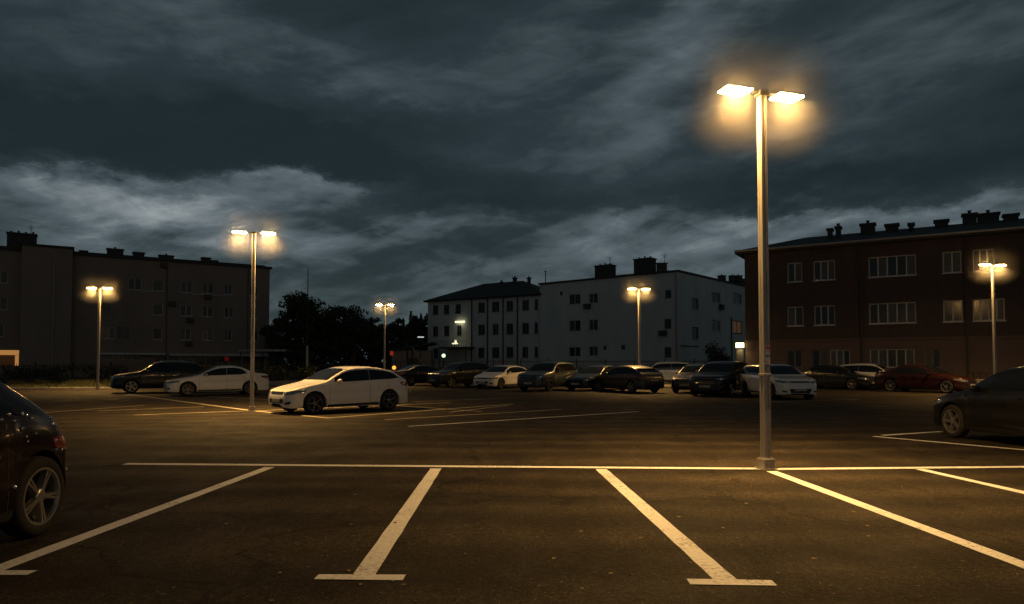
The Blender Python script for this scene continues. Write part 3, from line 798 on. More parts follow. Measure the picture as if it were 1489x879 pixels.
def place(style, px, pyb, head, pnt, label, **k):
    D = 1.5*F/(pyb-HOR); return make_car(style, at_x(px, D, pyb), D, head, pnt, label, **k)
# nearest left car: parked along its bay, rear towards the back line
carA = make_car('bubble', -4.955, 4.72, -90, MAROON, 'dark maroon rounded car cut off by the left edge, closest to the viewer', spokes=5, sk='twin', alloy=ALLOY, sz=1.05, glints=True)
carB = place('suv', 232, 570.5, 213, NIGHT, 'black off-roader with lit windscreen behind the left white saloon', emblem=True, alloy=ALLOY, roofrails=True)
carC = place('sedan', 316, 574, 213, WHITE, 'white saloon parked behind the lamp post on the left', alloy=ALLOY_D, spokes=5, sk='single')
carD = place('hatch', 495, 597.5, 223, WHITE2, 'white hatchback with dark windows on the lit bays, nearest of the white cars', alloy=ALLOY_D, spokes=5, sk='single', screen=GLASS_CAR)
carE = place('sedan', 618, 560.5, 30, BLACK, 'dark car with red tail lamp just right of the nearest white hatchback')
carE2 = place('hatch', 592, 553.5, 200, BLACK, 'small dark car farthest back, beneath the farthest lamp post')
carF = place('suv', 669, 562.5, 222, BLACK, 'black tall car left of the small white estate car')
carG = place('hatch', 730, 564.5, 236, WHITE, 'white estate car with black grille in the middle of the back row', roofrails=False, alloy=ALLOY_D)
carH = place('suv', 798, 568, 237, GREY, 'slate grey tall car with light catching its roof edge, right of the white estate car', alloy=ALLOY_D)
carI = place('sedan', 868, 567.5, 232, NIGHT, 'dark blue car half hidden behind the taupe hatchback')
carJ = place('hatch', 912, 570, 121, BROWN, 'taupe hatchback seen from its rear corner, left of the white people carrier', alloy=ALLOY)
carK = place('mpv', 962, 557.5, 182, WHITE, 'white people carrier behind the verge under the middle lamp post')
carM = place('suv', 1050, 574, 234, BLACK, 'big black tall car between the compact dark car and the white car behind the pole', sx=1.03)
carL = place('hatch', 1016, 570.5, 236, BLACK, 'compact dark car with glinting roof left of the big black tall car', screen=GLASS_CAR, sz=1.05)
carN = place('suv', 1128, 578.5, 275, WHITE2, 'white car seen nose-on behind the near lamp pole', alloy=ALLOY_D, sx=.98, sz=.92, screen=GLASS_CAR)
carO = place('sedan', 1214, 565.5, -52, NIGHT, 'dark saloon right of the white car behind the near pole', alloy=ALLOY)
carP = place('suv', 1270, 565.5, -42, WHITE, 'white tall car wedged between two dark saloons by the red brown building', sz=.94, sx=.95)
carQ = place('sedan', 1344, 570.5, -55, RED, 'dark red saloon with glinting headlamp in front of the red brown building', alloy=ALLOY, sz=1.03)
carR = make_car('hatch', 9.99, 12.89, 95, BLACK, 'black car cut off by the right edge with silver front wheel', alloy=ALLOY, spokes=5, sk='twin', sz=1.04)
for o in (carA, carR): pass

# ------------------------------------------------------------------ buildings
def facade_frame(P, Q):
    P = Vector((P[0], P[1], 0)); Q = Vector((Q[0], Q[1], 0)); d = (Q-P).normalized(); n = Vector((d.y, -d.x, 0))  # n faces the camera when P is left of Q
    return P, Q, d, n
def pix_on(P, d, n, px, py):
    r = ray(px, py); o = Vector((0, 0, CAMH))
    t = (P-o).dot(n)/r.dot(n); h = o+r*t
    return (h-P).dot(d), h.z
def build_facade(root, P, Q, z0, z1, rects, wm, reveal=.18, name='wall', frame=WFRAME, band=None, thick=.3):
    """rects: list of dict(u0,u1,z0,z1,n=lights,curtain=bool,frame=..). wall with true openings, reveals, frames, panes"""
    P, Q, d, n = facade_frame(P, Q); Lf = (Q-P).length
    us = sorted(set([0, Lf]+[v for r_ in rects for v in (r_['u0'], r_['u1'])])); zsn = sorted(set([z0, z1]+([band] if band else [])+[v for r_ in rects for v in (r_['z0'], r_['z1'])]))
    def W3(u, z, off=0): p = P+d*u+n*off; return (p.x, p.y, z)
    bm = bmesh.new()
    for i in range(len(us)-1):
        for j in range(len(zsn)-1):
            uc, zc = (us[i]+us[i+1])/2, (zsn[j]+zsn[j+1])/2
            if any(r_['u0'] < uc < r_['u1'] and r_['z0'] < zc < r_['z1'] for r_ in rects): continue
            f_ = quad(bm, W3(us[i], zsn[j]), W3(us[i+1], zsn[j]), W3(us[i+1], zsn[j+1]), W3(us[i], zsn[j+1]))
            if band and zc < band: f_.material_index = 1
    for r_ in rects:
        a, b, c, e_ = r_['u0'], r_['u1'], r_['z0'], r_['z1']
        mi = 1 if band and (c+e_)/2 < band else 0
        for q in ((W3(a,c), W3(a,c,-reveal), W3(a,e_,-reveal), W3(a,e_)), (W3(b,c), W3(b,e_), W3(b,e_,-reveal), W3(b,c,-reveal)),
                  (W3(a,e_), W3(a,e_,-reveal), W3(b,e_,-reveal), W3(b,e_)), (W3(a,c), W3(b,c), W3(b,c,-reveal), W3(a,c,-reveal))):
            quad(bm, *q).material_index = mi
    bmesh.ops.remove_doubles(bm, verts=bm.verts[:], dist=.0005)
    link(name, bm, wm, root)
    rot = math.atan2(d.y, d.x)
    for r_ in rects:
        a, b, c, e_ = r_['u0'], r_['u1'], r_['z0'], r_['z1']; fr = r_.get('frame', frame); k = r_.get('n', 2); fwid = .07
        bm = bmesh.new(); mtx = Matrix.Translation(P) @ Matrix.Rotation(rot, 4, 'Z')
        yb, yf = reveal-.01, reveal-.07    # local +y is into the wall
        box(bm, a+.002, a+fwid, yf, yb, c+.002, e_-.002, mtx); box(bm, b-fwid, b-.002, yf, yb, c+.002, e_-.002, mtx)
        box(bm, a+fwid, b-fwid, yf+.002, yb, c+.002, c+fwid, mtx); box(bm, a+fwid, b-fwid, yf+.002, yb, e_-fwid, e_-.002, mtx)
        for i in range(1, k):
            u = a+(b-a)*i/k; box(bm, u-.035, u+.035, yf-.002, yb, c+fwid, e_-fwid, mtx)
        w = link('window', bm, fr, root)
        bm = bmesh.new()
        y = reveal-.03
        for i in range(k):
            ua, ub = a+(b-a)*i/k, a+(b-a)*(i+1)/k
            f_ = quad(bm, *[mtx @ Vector(v) for v in ((ua, y, c+.01), (ub, y, c+.01), (ub, y, e_-.01), (ua, y, e_-.01))])
            f_.material_index = 1 if random.random() < r_.get('cur', .3) else 0
        if r_.get('lit'): link('pane', bm, [r_['lit'], r_['lit']], w)
        else: link('pane', bm, [WINGLASS, CURTAIN], w)
        if r_.get('sill', True):
            bm = bmesh.new(); box(bm, a-.06, b+.06, -.07, reveal-.075, c-.05, c-.002, mtx); link('sill', bm, r_.get('sillm', fr), w)
    return P, Q, d, n, mtx if rects else Matrix.Translation(P) @ Matrix.Rotation(rot, 4, 'Z')
def rects_from_px(P, Q, lst, n=2, **k):
    P, Q, d, nn = facade_frame(P, Q); out_ = []
    for e_ in lst:
        x0, x1, y0, y1 = e_[:4]; kk = dict(k); 
        if len(e_) > 4: kk.update(e_[4])
        ua, zb_ = pix_on(P, d, nn, x0, y1); ub, zt_ = pix_on(P, d, nn, x1, y0)
        _, zb2 = pix_on(P, d, nn, (x0+x1)/2, y1); _, zt2 = pix_on(P, d, nn, (x0+x1)/2, y0)
        out_.append(dict(u0=ua, u1=ub, z0=zb2, z1=zt2, **{'n': n, **kk}))
    return out_
def snap(rs):
    """line rows up: windows whose heads nearly agree share head and foot heights"""
    rs.sort(key=lambda r_: r_['z1']); g = []
    for r_ in rs:
        if g and abs(g[-1][-1]['z1']-r_['z1']) < .45: g[-1].append(r_)
        else: g.append([r_])
    for q in g:
        if len(q) < 2: continue
        h = sum(x['z1'] for x in q)/len(q); l_ = sum(x['z0'] for x in q)/len(q)
        for x in q: x['z1'] = h; x['z0'] = l_
    return rs
def L_(u0): pass
def ucoord(P, Q, px, py=450):
    P, Q, d, n = facade_frame(P, Q); return pix_on(P, d, n, px, py)
def shell(root, pts, z0, z1, m, name='wall', skip=()):
    bm = bmesh.new(); n = len(pts)
    for i in range(n):
        if i in skip: continue
        a, b = pts[i], pts[(i+1)%n]; quad(bm, (a[0],a[1],z0), (b[0],b[1],z0), (b[0],b[1],z1), (a[0],a[1],z1))
    link(name, bm, m, root)
def hip_roof(root, pts, ze, zr, inset, m, over=.5, name='roof', eave=None):
    c = sum((Vector((p[0], p[1], 0)) for p in pts), Vector())/len(pts)
    # 4 corners: A front-left, B front-right, C back-right, D back-left
    A, B, C, D_ = [Vector((p[0], p[1], 0)) for p in pts]
    fx = (B-A).normalized(); fy = (D_-A).normalized()
    A2, B2, C2, D2 = A-fx*over-fy*over, B+fx*over-fy*over, C+fx*over+fy*over, D_-fx*over+fy*over
    r0 = (A+D_)/2+fx*inset; r1 = (B+C)/2-fx*inset
    bm = bmesh.new(); V = lambda p, z: bm.verts.new((p.x, p.y, z))
    a, b, c_, d_ = V(A2,ze), V(B2,ze), V(C2,ze), V(D2,ze); p, q = V(r0,zr), V(r1,zr)
    for f_ in ((a,b,q,p), (b,c_,q), (c_,d_,p,q), (d_,a,p)): bm.faces.new(f_)
    a1, b1, c1, d1 = V(A2,ze-.22), V(B2,ze-.22), V(C2,ze-.22), V(D2,ze-.22)
    for f_ in ((a,a1,b1,b), (b,b1,c1,c_), (c_,c1,d1,d_), (d_,d1,a1,a), (a1,d1,c1,b1)): bm.faces.new(f_)
    fixn(bm); link(name, bm, m, root)
    if eave:
        bm = bmesh.new(); tube(bm, (A2.x-fy.x*.06, A2.y-fy.y*.06, ze-.03), (B2.x-fy.x*.06, B2.y-fy.y*.06, ze-.03), .075, seg=8)
        link('gutter', bm, eave, root)
def chimney(root, x, y, z0, w, dd, h, m, pots=2, rot=0.0, ant=False):
    mtx = Matrix.Translation((x, y, z0)) @ Matrix.Rotation(rot, 4, 'Z'); bm = bmesh.new()
    box(bm, -w/2, w/2, -dd/2, dd/2, 0, h, mtx); box(bm, -w/2-.08, w/2+.08, -dd/2-.08, dd/2+.08, h, h+.14, mtx)
    o = link('chimney', bm, m, root)
    for k in range(pots):
        q = mtx @ Vector((-w/2+w*(k+.5)/max(1,pots), 0, h+.14)); bm = bmesh.new()
        tube(bm, q, q+Vector((0,0,.20+.08*(k%2))), .11, .09, 10); tube(bm, q+Vector((0,0,.202+.08*(k%2))), q+Vector((0,0,.23+.08*(k%2))), .15, .15, 10); link('chimney_pot', bm, m, o)
    if ant:
        q = mtx @ Vector((w*.3, 0, h+.14)); bm = bmesh.new(); tube(bm, q, q+Vector((0,0,1.1)), .03, .02, 6)
        for k in range(4): tube(bm, q+Vector((-.3, 0, .6+.12*k)), q+Vector((.3, 0, .6+.12*k)), .015, seg=5)
        link('aerial', bm, RAIL, o)

def wallmat(nm, c, c2, stretch=(1,1,.35), vs=.45): return mat(nm, c, .9, var=.4, vscale=vs, color2=c2, stretch=stretch, bump=.15, bscale=14)
W_BROWN = wallmat('brown_render', (.27, .205, .168), (.22, .17, .14))
W_PALE = wallmat('pale_render', (.58, .60, .59), (.48, .50, .49))
W_RED = mat('red_brown_boards', (.078, .052, .043), .85, var=.4, vscale=1.4, color2=(.058, .040, .034), stretch=(6,6,.12), bump=.4, bscale=3)
W_PLINTH = wallmat('tan_render', (.15, .105, .088), (.12, .084, .070))
ROOF_D = mat('dark_roof', (.045, .043, .042), .75, var=.4, vscale=3, bump=.5, bscale=6)
DARKM = mat('dark_trim', (.05, .048, .045), .7)
PIPE = mat('pale_downpipe', (.30, .29, .28), .5, metal=.3)
TRIMW = mat('pale_trim', (.48, .48, .46), .7, var=.3, vscale=1)

def hpt(px, D): return (at_x(px, D, 500), D)
# --- left: long brown block
A_P, A_Q = hpt(-80, 72.2), hpt(391, 90)
zTop = 14.0
A = empty('apartment_building', (A_P[0], A_P[1], 0)); 
def setroot(root):   # parts were made in world coordinates
    bpy.context.view_layer.update()
    for o in root.children: o.matrix_parent_inverse = Matrix.Translation(-Vector(root.location))
tag(A, 'long flat roofed brown block of flats with four floors at the left', 'building')
rs = rects_from_px(A_P, A_Q, [(186,206,404,421), (222,238,407,424,dict(n=1,cur=1)), (263,280,410,425), (294,311,412,428), (326,338,414,430), (362,376,417,433),
     (-12,12,393,411), (-12,11,431,449), (-12,6,472,489), (-45,-25,389,407), (-45,-25,428,446)])
rs += rects_from_px(A_P, A_Q, [(222,237,442,459,dict(n=1,cur=1)), (262,279,445,461), (294,310,447,462), (326,340,448,463), (362,375,450,466), (150,160,438,455,dict(frame=WFRAME_D))])
rs += rects_from_px(A_P, A_Q, [(148,168,475,492), (170,188,476,493,dict(frame=WFRAME_D)), (222,236,477,494,dict(n=1,cur=0)), (261,278,478,495), (294,310,479,496), (326,337,480,496), (362,375,482,498)])
for r_ in rs: r_['cur'] = r_.get('cur', .35)
GAR = mat('garage_frame_glow', (.5, .35, .2), .8, emit=(1.0, .45, .12), estr=.36)  # lamp light on the frame painted in as emission
GAR2 = mat('garage_interior_glow', (.05, .035, .02), .8, emit=(1.0, .40, .10), estr=.018)  # dim glow inside the opening, put into the surface colour
rs = snap(rs)
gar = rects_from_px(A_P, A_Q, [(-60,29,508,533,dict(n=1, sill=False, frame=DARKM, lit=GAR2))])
shop = rects_from_px(A_P, A_Q, [(225,385,518,534,dict(n=9, sill=False, frame=TRIMW, cur=.1)), (150,205,517,524,dict(n=4, sill=False, frame=TRIMW, cur=.2))])
shop[0]['z0'] = .6
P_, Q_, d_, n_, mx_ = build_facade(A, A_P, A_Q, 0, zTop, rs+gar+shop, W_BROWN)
back = [Vector(p).to_3d()*1.0 for p in (A_P, A_Q)]
dep = -n_*12
pl = [A_P, A_Q, (A_Q[0]+dep.x, A_Q[1]+dep.y), (A_P[0]+dep.x, A_P[1]+dep.y)]
shell(A, pl, 0, zTop, W_BROWN, skip=(0,))
Lf = (Q_-P_).length
bm = bmesh.new(); box(bm, -.25, Lf+.25, -.25, 12.2, zTop+.002, zTop+.28, mx_); box(bm, .5, Lf-.5, .5, 11.5, zTop+.28, zTop+.5, mx_); link('roof', bm, ROOF_D, A)
ua, _ = ucoord(A_P, A_Q, 31); ub, _ = ucoord(A_P, A_Q, 104)
bm = bmesh.new(); box(bm, ua, ub, -1.4, -.003, 0, zTop+.45, mx_); link('stair_tower', bm, W_BROWN, A)
bm = bmesh.new(); box(bm, ua-.15, ub+.15, -1.55, 2, zTop+.452, zTop+.7, mx_); link('roof_slab', bm, ROOF_D, A)
g_ = gar[0]; bm = bmesh.new(); box(bm, g_['u0']+.1, g_['u1']-.08, .02, .10, g_['z1']-.62, g_['z1']-.09, mx_); box(bm, g_['u1']-.42, g_['u1']-.09, .02, .10, .1, g_['z1']-.64, mx_); link('portal_glow', bm, GAR, A)  # self-glowing strips imitate lamp light on lintel and right jamb
for px_ in (78, 242, 360):
    u, _ = ucoord(A_P, A_Q, px_); off = -1.52 if ua < u < ub else -.10
    bm = bmesh.new(); tube(bm, mx_ @ Vector((u, off, .3)), mx_ @ Vector((u, off, zTop)), .07 if px_ == 78 else .045, seg=8); link('downpipe', bm, PIPE if px_ == 78 else DARKM, A)
for px_, w, h in ((167, 1.7, .9), (202, 1.2, .7), (243, 1.6, .6), (302, 1.0, .7), (314, .8, .4), (120, .8, .4)):
    u, _ = ucoord(A_P, A_Q, px_); p = mx_ @ Vector((u, 2, 0)); chimney(A, p.x, p.y, zTop+.28, w, 1.0, h, ROOF_D, 1 if w > 1.4 else 0, rot=math.atan2(d_.y, d_.x))
u, _ = ucoord(A_P, A_Q, 28); p = mx_ @ Vector((u, 2, 0)); chimney(A, p.x, p.y, zTop+.28, 2.7, 1.6, 1.8, ROOF_D, 4, rot=math.atan2(d_.y, d_.x), ant=True)
u0, _ = ucoord(A_P, A_Q, 145); u1, _ = ucoord(A_P, A_Q, 241); _, zc = ucoord(A_P, A_Q, 200, 513.5)
bm = bmesh.new(); box(bm, u0, u1, -.9, -.003, zc-.25, zc, mx_); link('canopy', bm, TRIMW, A)
u0, _ = ucoord(A_P, A_Q, 246); _, zc = ucoord(A_P, A_Q, 320, 515)
bm = bmesh.new(); box(bm, u0, Lf-.2, -.9, -.003, zc-.28, zc, mx_); link('canopy', bm, TRIMW, A)
u0, _ = ucoord(A_P, A_Q, 206); u1, _ = ucoord(A_P, A_Q, 222); zc = [r_ for r_ in rs if abs(r_['z1']-rs[-1]['z1']) < .1][0]['z0']
bm = bmesh.new(); box(bm, u0, u1, -.12, -.003, zc-.16, zc-.06, mx_); link('ledge', bm, TRIMW, A)
u0, _ = ucoord(A_P, A_Q, 280); u1, _ = ucoord(A_P, A_Q, 326)
bm = bmesh.new(); box(bm, u0, u1, -.12, -.003, zc-.22, zc-.12, mx_); link('ledge', bm, TRIMW, A)
for px_, py_ in ((302,432), (276,466), (274,500), (238,386), (250,442)):
    u, z = ucoord(A_P, A_Q, px_, py_); bm = bmesh.new(); box(bm, u-.4, u+.4, -.42, -.06, z-.3, z+.25, mx_, bev=.03); link('air_conditioner', bm, DARKM, A)
REDS = mat('red_sign_face', (.55, .03, .02), .5, emit=(1, .05, .03), estr=.03)
u, z = ucoord(A_P, A_Q, 329, 522); bm = bmesh.new(); lathe(bm, [(.28,-.05),(.28,.05),(.0,.05)], 20); 
bmesh.ops.transform(bm, matrix=mx_ @ Matrix.Translation((u, -.25, z)), verts=bm.verts[:]); link('round_sign', bm, REDS, A)
setroot(A)

# --- centre: pale building, lower wing
B_P, B_Q = hpt(622, 99), hpt(785.5, 89)
B = empty('apartment_building', (B_P[0], B_P[1], 0)); tag(B, 'pale three storey wing with dark hipped roof behind the back row of cars', 'building')
ze = 10.45
rs = rects_from_px(B_P, B_Q, [(629,637,445,458),(645,653,444,458),(662,670,444,458),(695,705,440,454),(715,726,438,454),(736,746,437,453),(759,769,436,451),(777,782,435,450,dict(n=1)),
  (629,637,475,490),(645,653,474,489),(664,671,474,489),(695,705,472,487),(716,725,471,487),(736,746,471,486),(759,769,470,486),(777,782,469,485,dict(n=1)),
  (629,637,507,521),(695,704,505,520),(715,726,505,521),(736,746,505,521),(759,768,505,521),(777,782,505,520,dict(n=1))], frame=WFRAME_D, cur=.12)
P_, Q_, d_, n_, mx_ = build_facade(B, B_P, B_Q, 0, ze, snap(rs), W_PALE)
dep = -n_*11
pl = [B_P, B_Q, (B_Q[0]+dep.x, B_Q[1]+dep.y), (B_P[0]+dep.x, B_P[1]+dep.y)]
shell(B, pl, 0, ze, W_PALE, skip=(0,)); hip_roof(B, pl, ze+.2, 13.3, 6, ROOF_D, .45, eave=DARKM)
for px_ in (686.5, 709.5, 732, 753):
    u, _ = ucoord(B_P, B_Q, px_); bm = bmesh.new(); tube(bm, mx_ @ Vector((u,-.1,.3)), mx_ @ Vector((u,-.1,ze)), .09, seg=8); link('downpipe', bm, DARKM, B)
for px_, dx_, h, w in ((720, 5, 1.0, .6), (739, 5.4, .9, .5), (766, 5.0, 1.6, .12), (699, 5.2, .6, .4)):
    u, _ = ucoord(B_P, B_Q, px_); p = mx_ @ Vector((u, dx_, 0)); chimney(B, p.x, p.y, 12.6, w, w, h, ROOF_D, 1 if w > .3 else 0)
# lit entrance stair with canopy and lamps
LAMPW = mat('white_tube_lamp', (.9, .9, .8), .4, emit=(1.0, .90, .55), estr=1.3)
u, z = ucoord(B_P, B_Q, 670.5, 468.5)
bm = bmesh.new(); box(bm, u-.75, u+.75, -.45, -.15, z-.13, z+.13, mx_, bev=.03); o = link('wall_lamp', bm, LAMPW, B)
ld = bpy.data.lights.new('wall_light', 'AREA'); ld.size = 1.0; ld.energy = 2.0; ld.color = (1, .9, .6); lo_ = bpy.data.objects.new('wall_light', ld); COL.objects.link(lo_)
lo_.location = mx_ @ Vector((u, -.5, z-.25)); lo_.rotation_euler = (R(25), 0, 0); lo_.parent = o; lo_.matrix_parent_inverse = Matrix.Identity(4)
u, z = ucoord(B_P, B_Q, 669, 500)
bm = bmesh.new(); box(bm, u-.45, u+.35, -1.3, -.95, z-.10, z+.06, mx_, bev=.03); box(bm, u-.05, u+.22, -1.28, -1.0, z+.062, z+.45, mx_, bev=.05); link('entrance_lamp', bm, LAMPW, B)
u0, z = ucoord(B_P, B_Q, 652, 503); u1, _ = ucoord(B_P, B_Q, 691, 503)
bm = bmesh.new(); box(bm, u0, u1, -2.2, -.003, z-.45, z-.25, mx_)
for k in range(13):
    uu_ = u0+(u1-u0)*k/12; tube(bm, mx_ @ Vector((uu_, -2.15, z-.25)), mx_ @ Vector((uu_, -2.15, z+.55)), .025, seg=5)
tube(bm, mx_ @ Vector((u0, -2.15, z+.57)), mx_ @ Vector((u1, -2.15, z+.57)), .035, seg=6)
tube(bm, mx_ @ Vector((u0+.1, -2.1, 0)), mx_ @ Vector((u0+.1, -2.1, z-.4)), .07, seg=6); tube(bm, mx_ @ Vector((u1-.1, -2.1, 0)), mx_ @ Vector((u1-.1, -2.1, z-.4)), .07, seg=6)
link('entrance_balcony', bm, DARKM, B)
setroot(B)

# --- centre: main pale block (corner towards us)
C_P, C_K, C_Q = hpt(785, 88.6), hpt(987, 76), hpt(1120, 98)
Cb = empty('apartment_building', (C_K[0], C_K[1], 0)); tag(Cb, 'big pale three storey block with its corner towards us and two dark chimneys', 'building')
zc1 = 11.75
rsL = rects_from_px(C_P, C_K, [(827,844,428,443),(856,869,427,441),(827,844,466,482),(856,869,465,481),(827,844,505,519),(856,869,504,518),
   (877,882,503,509,dict(n=1,sill=False,frame=DARKM)),(903,909,502,509,dict(n=1,sill=False,frame=DARKM)),(967,976,422,434,dict(frame=WFRAME_D,n=1)),(966,976,464,478,dict(frame=WFRAME_D,n=1)),(966,976,505,520,dict(frame=WFRAME_D,n=1)),(814,818,424,430,dict(n=1,sill=False,frame=DARKM))], cur=.3)
P_, Q_, d_, n_, mx_ = build_facade(Cb, C_P, C_K, 0, zc1, rsL, W_PALE, name='wall')
mL, PL, dL, nL = mx_, P_, d_, n_
DIM = mat('dim_lit_room', (.3, .2, .12), .6, emit=(1.0, .45, .2), estr=.035)
rsR = rects_from_px(C_K, C_Q, [(1006,1016,434,449,dict(n=1,frame=WFRAME_D)),(1035,1048,426,440),(1066,1079,427,442,dict(n=1)),(1006,1016,476,493,dict(n=1,frame=WFRAME_D)),(1035,1048,466,482),(1066,1079,467,485,dict(lit=DIM,frame=DARKM))], cur=.25)
P_, Q_, d_, n_, mR = build_facade(Cb, C_K, C_Q, 0, zc1, rsR, W_PALE)
e1 = Vector((C_P[0], C_P[1], 0))+(Vector((C_Q[0],C_Q[1],0))-Vector((C_K[0],C_K[1],0)))
pl = [C_P, C_K, C_Q, (e1.x, e1.y)]
shell(Cb, pl, 0, zc1, W_PALE, skip=(0,1))
# parapet strip and low roof
bm = bmesh.new(); K = Vector((C_K[0],C_K[1],0)); Pp = Vector((C_P[0],C_P[1],0)); Qq = Vector((C_Q[0],C_Q[1],0)); Ee = e1
cen = (K+Pp+Qq+Ee)/4
def ring(s, z): return [bm.verts.new((cen.x+(p.x-cen.x)*s, cen.y+(p.y-cen.y)*s, z)) for p in (Pp, K, Qq, Ee)]
r0, r1, r2, r3 = ring(1.012, zc1+.002), ring(1.012, zc1+.22), ring(.97, zc1+.24), ring(.35, zc1+1.7)
for a, b in ((r0,r1),(r1,r2),(r2,r3)):
    for i in range(4): bm.faces.new((a[i], a[(i+1)%4], b[(i+1)%4], b[i]))
bm.faces.new(r3); bm.faces.new(r0[::-1]); fixn(bm); link('roof', bm, ROOF_D, Cb)
for px_, w, h, dd in ((848, 2.3, 1.9, 5), (910, 2.3, 2.1, 4.5)):
    u, _ = pix_on(PL, dL, nL, px_, 400); p = mL @ Vector((u, dd, 0)); chimney(Cb, p.x, p.y, zc1+.4, w, 1.4, h, ROOF_D, 3, rot=math.atan2(dL.y, dL.x), ant=(px_ == 848))
u, _ = pix_on(PL, dL, nL, 938, 400); p = mL @ Vector((u, 4, 0)); chimney(Cb, p.x, p.y, zc1+.5, 1.2, .3, 1.2, DARKM, 0, ant=True)
for M_, u in ((mL, (Q_-P_).length*0+ (K-Pp).length-.25), ):
    bm = bmesh.new(); tube(bm, M_ @ Vector((u,-.1,.3)), M_ @ Vector((u,-.1,zc1)), .08, seg=8); link('downpipe', bm, PIPE, Cb)
P2_, _, d2_, n2_ = facade_frame(C_K, C_Q)
u, _ = pix_on(P2_, d2_, n2_, 1063, 500); bm = bmesh.new(); tube(bm, mR @ Vector((u,-.1,.3)), mR @ Vector((u,-.1,7.5)), .07, seg=8); link('downpipe', bm, DARKM, Cb)
for (M_, P0_, d0_, n0_, px_, py_) in ((mL,PL,dL,nL,855,446), (mL,PL,dL,nL,965,485), (mR,P2_,d2_,n2_,1047,447)):
    u, z = pix_on(P0_, d0_, n0_, px_, py_); bm = bmesh.new(); box(bm, u-.45, u+.45, -.42, -.06, z-.32, z+.32, M_, bev=.03); link('air_conditioner', bm, DARKM, Cb)
for k, px_ in enumerate((1006,)):
    u0, z = pix_on(P2_, d2_, n2_, 989, 503); u1, _ = pix_on(P2_, d2_, n2_, 1016, 503); bm = bmesh.new(); box(bm, u0, u1, -.08, -.003, z-.05, z+.05, mR); link('ledge', bm, DARKM, Cb)
setroot(Cb)

# dark roof of a farther house between the pale block and the red brown one
H_P, H_Q = hpt(1030, 125), hpt(1110, 118)
Hh = empty('house', (H_P[0], H_P[1], 0)); tag(Hh, 'dark roofed house far behind, peeping between the pale and the red brown building', 'building')
P_, Q_, d_, n_ = facade_frame(H_P, H_Q); dep = -n_*10
pl = [H_P, H_Q, (H_Q[0]+dep.x, H_Q[1]+dep.y), (H_P[0]+dep.x, H_P[1]+dep.y)]
shell(Hh, pl, 0, 15.0, W_BROWN); hip_roof(Hh, pl, 15.0, 17.2, 3, ROOF_D, .4)
for k, px_ in enumerate((1052, 1068, 1076)): chimney(Hh, at_x(px_, 123, 400), 124, 16.4, 1.2, 1, 1.0, ROOF_D, 1)
setroot(Hh)

# --- right: red brown building
D_P, D_Q = hpt(1084, 49), hpt(1700, 37.4)
Dd = empty('apartment_building', (D_P[0], D_P[1], 0)); tag(Dd, 'red brown board clad building with tan ground floor and hipped dark roof at the right', 'building')
zt_ = 9.45
bandz = ucoord(D_P, D_Q, 1300, 493)[1]
rs = rects_from_px(D_P, D_Q, [(1145,1166,382,409),(1183,1214,379,407,dict(n=3)),(1263,1332,370,402,dict(n=5)),(1371,1398,365,397),(1415,1446,363,395,dict(n=3)),(1505,1560,358,390,dict(n=4)),
   (1145,1168,446,474),(1184,1214,444,472,dict(n=3)),(1264,1332,440,471,dict(n=5)),(1372,1400,437,470),(1415,1461,435,468,dict(n=4)),(1505,1560,431,463,dict(n=4)),
   (1145,1166,509,533,dict(sill=False,frame=WFRAME_D)),(1181,1203,509,535,dict(sill=False,frame=WFRAME_D)),(1207,1236,509,535,dict(n=3,sill=False)),(1265,1330,507,536,dict(n=5,sill=False)),(1345,1368,507,536,dict(sill=False,frame=WFRAME_D))], cur=.35)
P_, Q_, d_, n_, mx_ = build_facade(Dd, D_P, D_Q, 0, zt_, snap(rs), [W_RED, W_PLINTH], band=bandz)
dep = -n_*13
pl = [D_P, D_Q, (D_Q[0]+dep.x, D_Q[1]+dep.y), (D_P[0]+dep.x, D_P[1]+dep.y)]
shell(Dd, pl, bandz, zt_, W_RED, skip=(0,)); shell(Dd, pl, 0, bandz-.001, W_PLINTH, skip=(0,))
bm = bmesh.new(); box(bm, -.05, (Q_-P_).length, -.06, -.003, bandz-.07, bandz+.07, mx_); link('string_course', bm, W_PLINTH, Dd)
hip_roof(Dd, pl, zt_+.12, 11.3, 3.2, ROOF_D, .55, eave=PIPE)
for px_ in (1252, 1405):
    u, _ = ucoord(D_P, D_Q, px_); bm = bmesh.new(); tube(bm, mx_ @ Vector((u,-.08,.2)), mx_ @ Vector((u,-.08,zt_)), .055, seg=8); link('downpipe', bm, DARKM, Dd)
for px_, w, h, pots, dd, z0 in ((1207,.28,.7,0,3.5,10.4),(1219,.3,.8,1,3.5,10.4),(1262,.9,.8,1,4.5,10.6),(1297,.8,.6,0,5,10.7),(1369,.8,.35,0,5.5,11.0),(1410,.8,.7,1,6,11.0),(1437,1.2,.6,1,6,11.0),(1470,.8,.3,0,6,11.1),(1325,.3,.35,0,4,10.7)):
    u, _ = ucoord(D_P, D_Q, px_, 330); p = mx_ @ Vector((u*1.0, 0, 0)); q = Vector((p.x, p.y, 0)); q = q*(1+dd/q.length); chimney(Dd, q.x, q.y, z0, w, .7, h, ROOF_D, pots, rot=math.atan2(d_.y, d_.x), ant=(px_ == 1435))
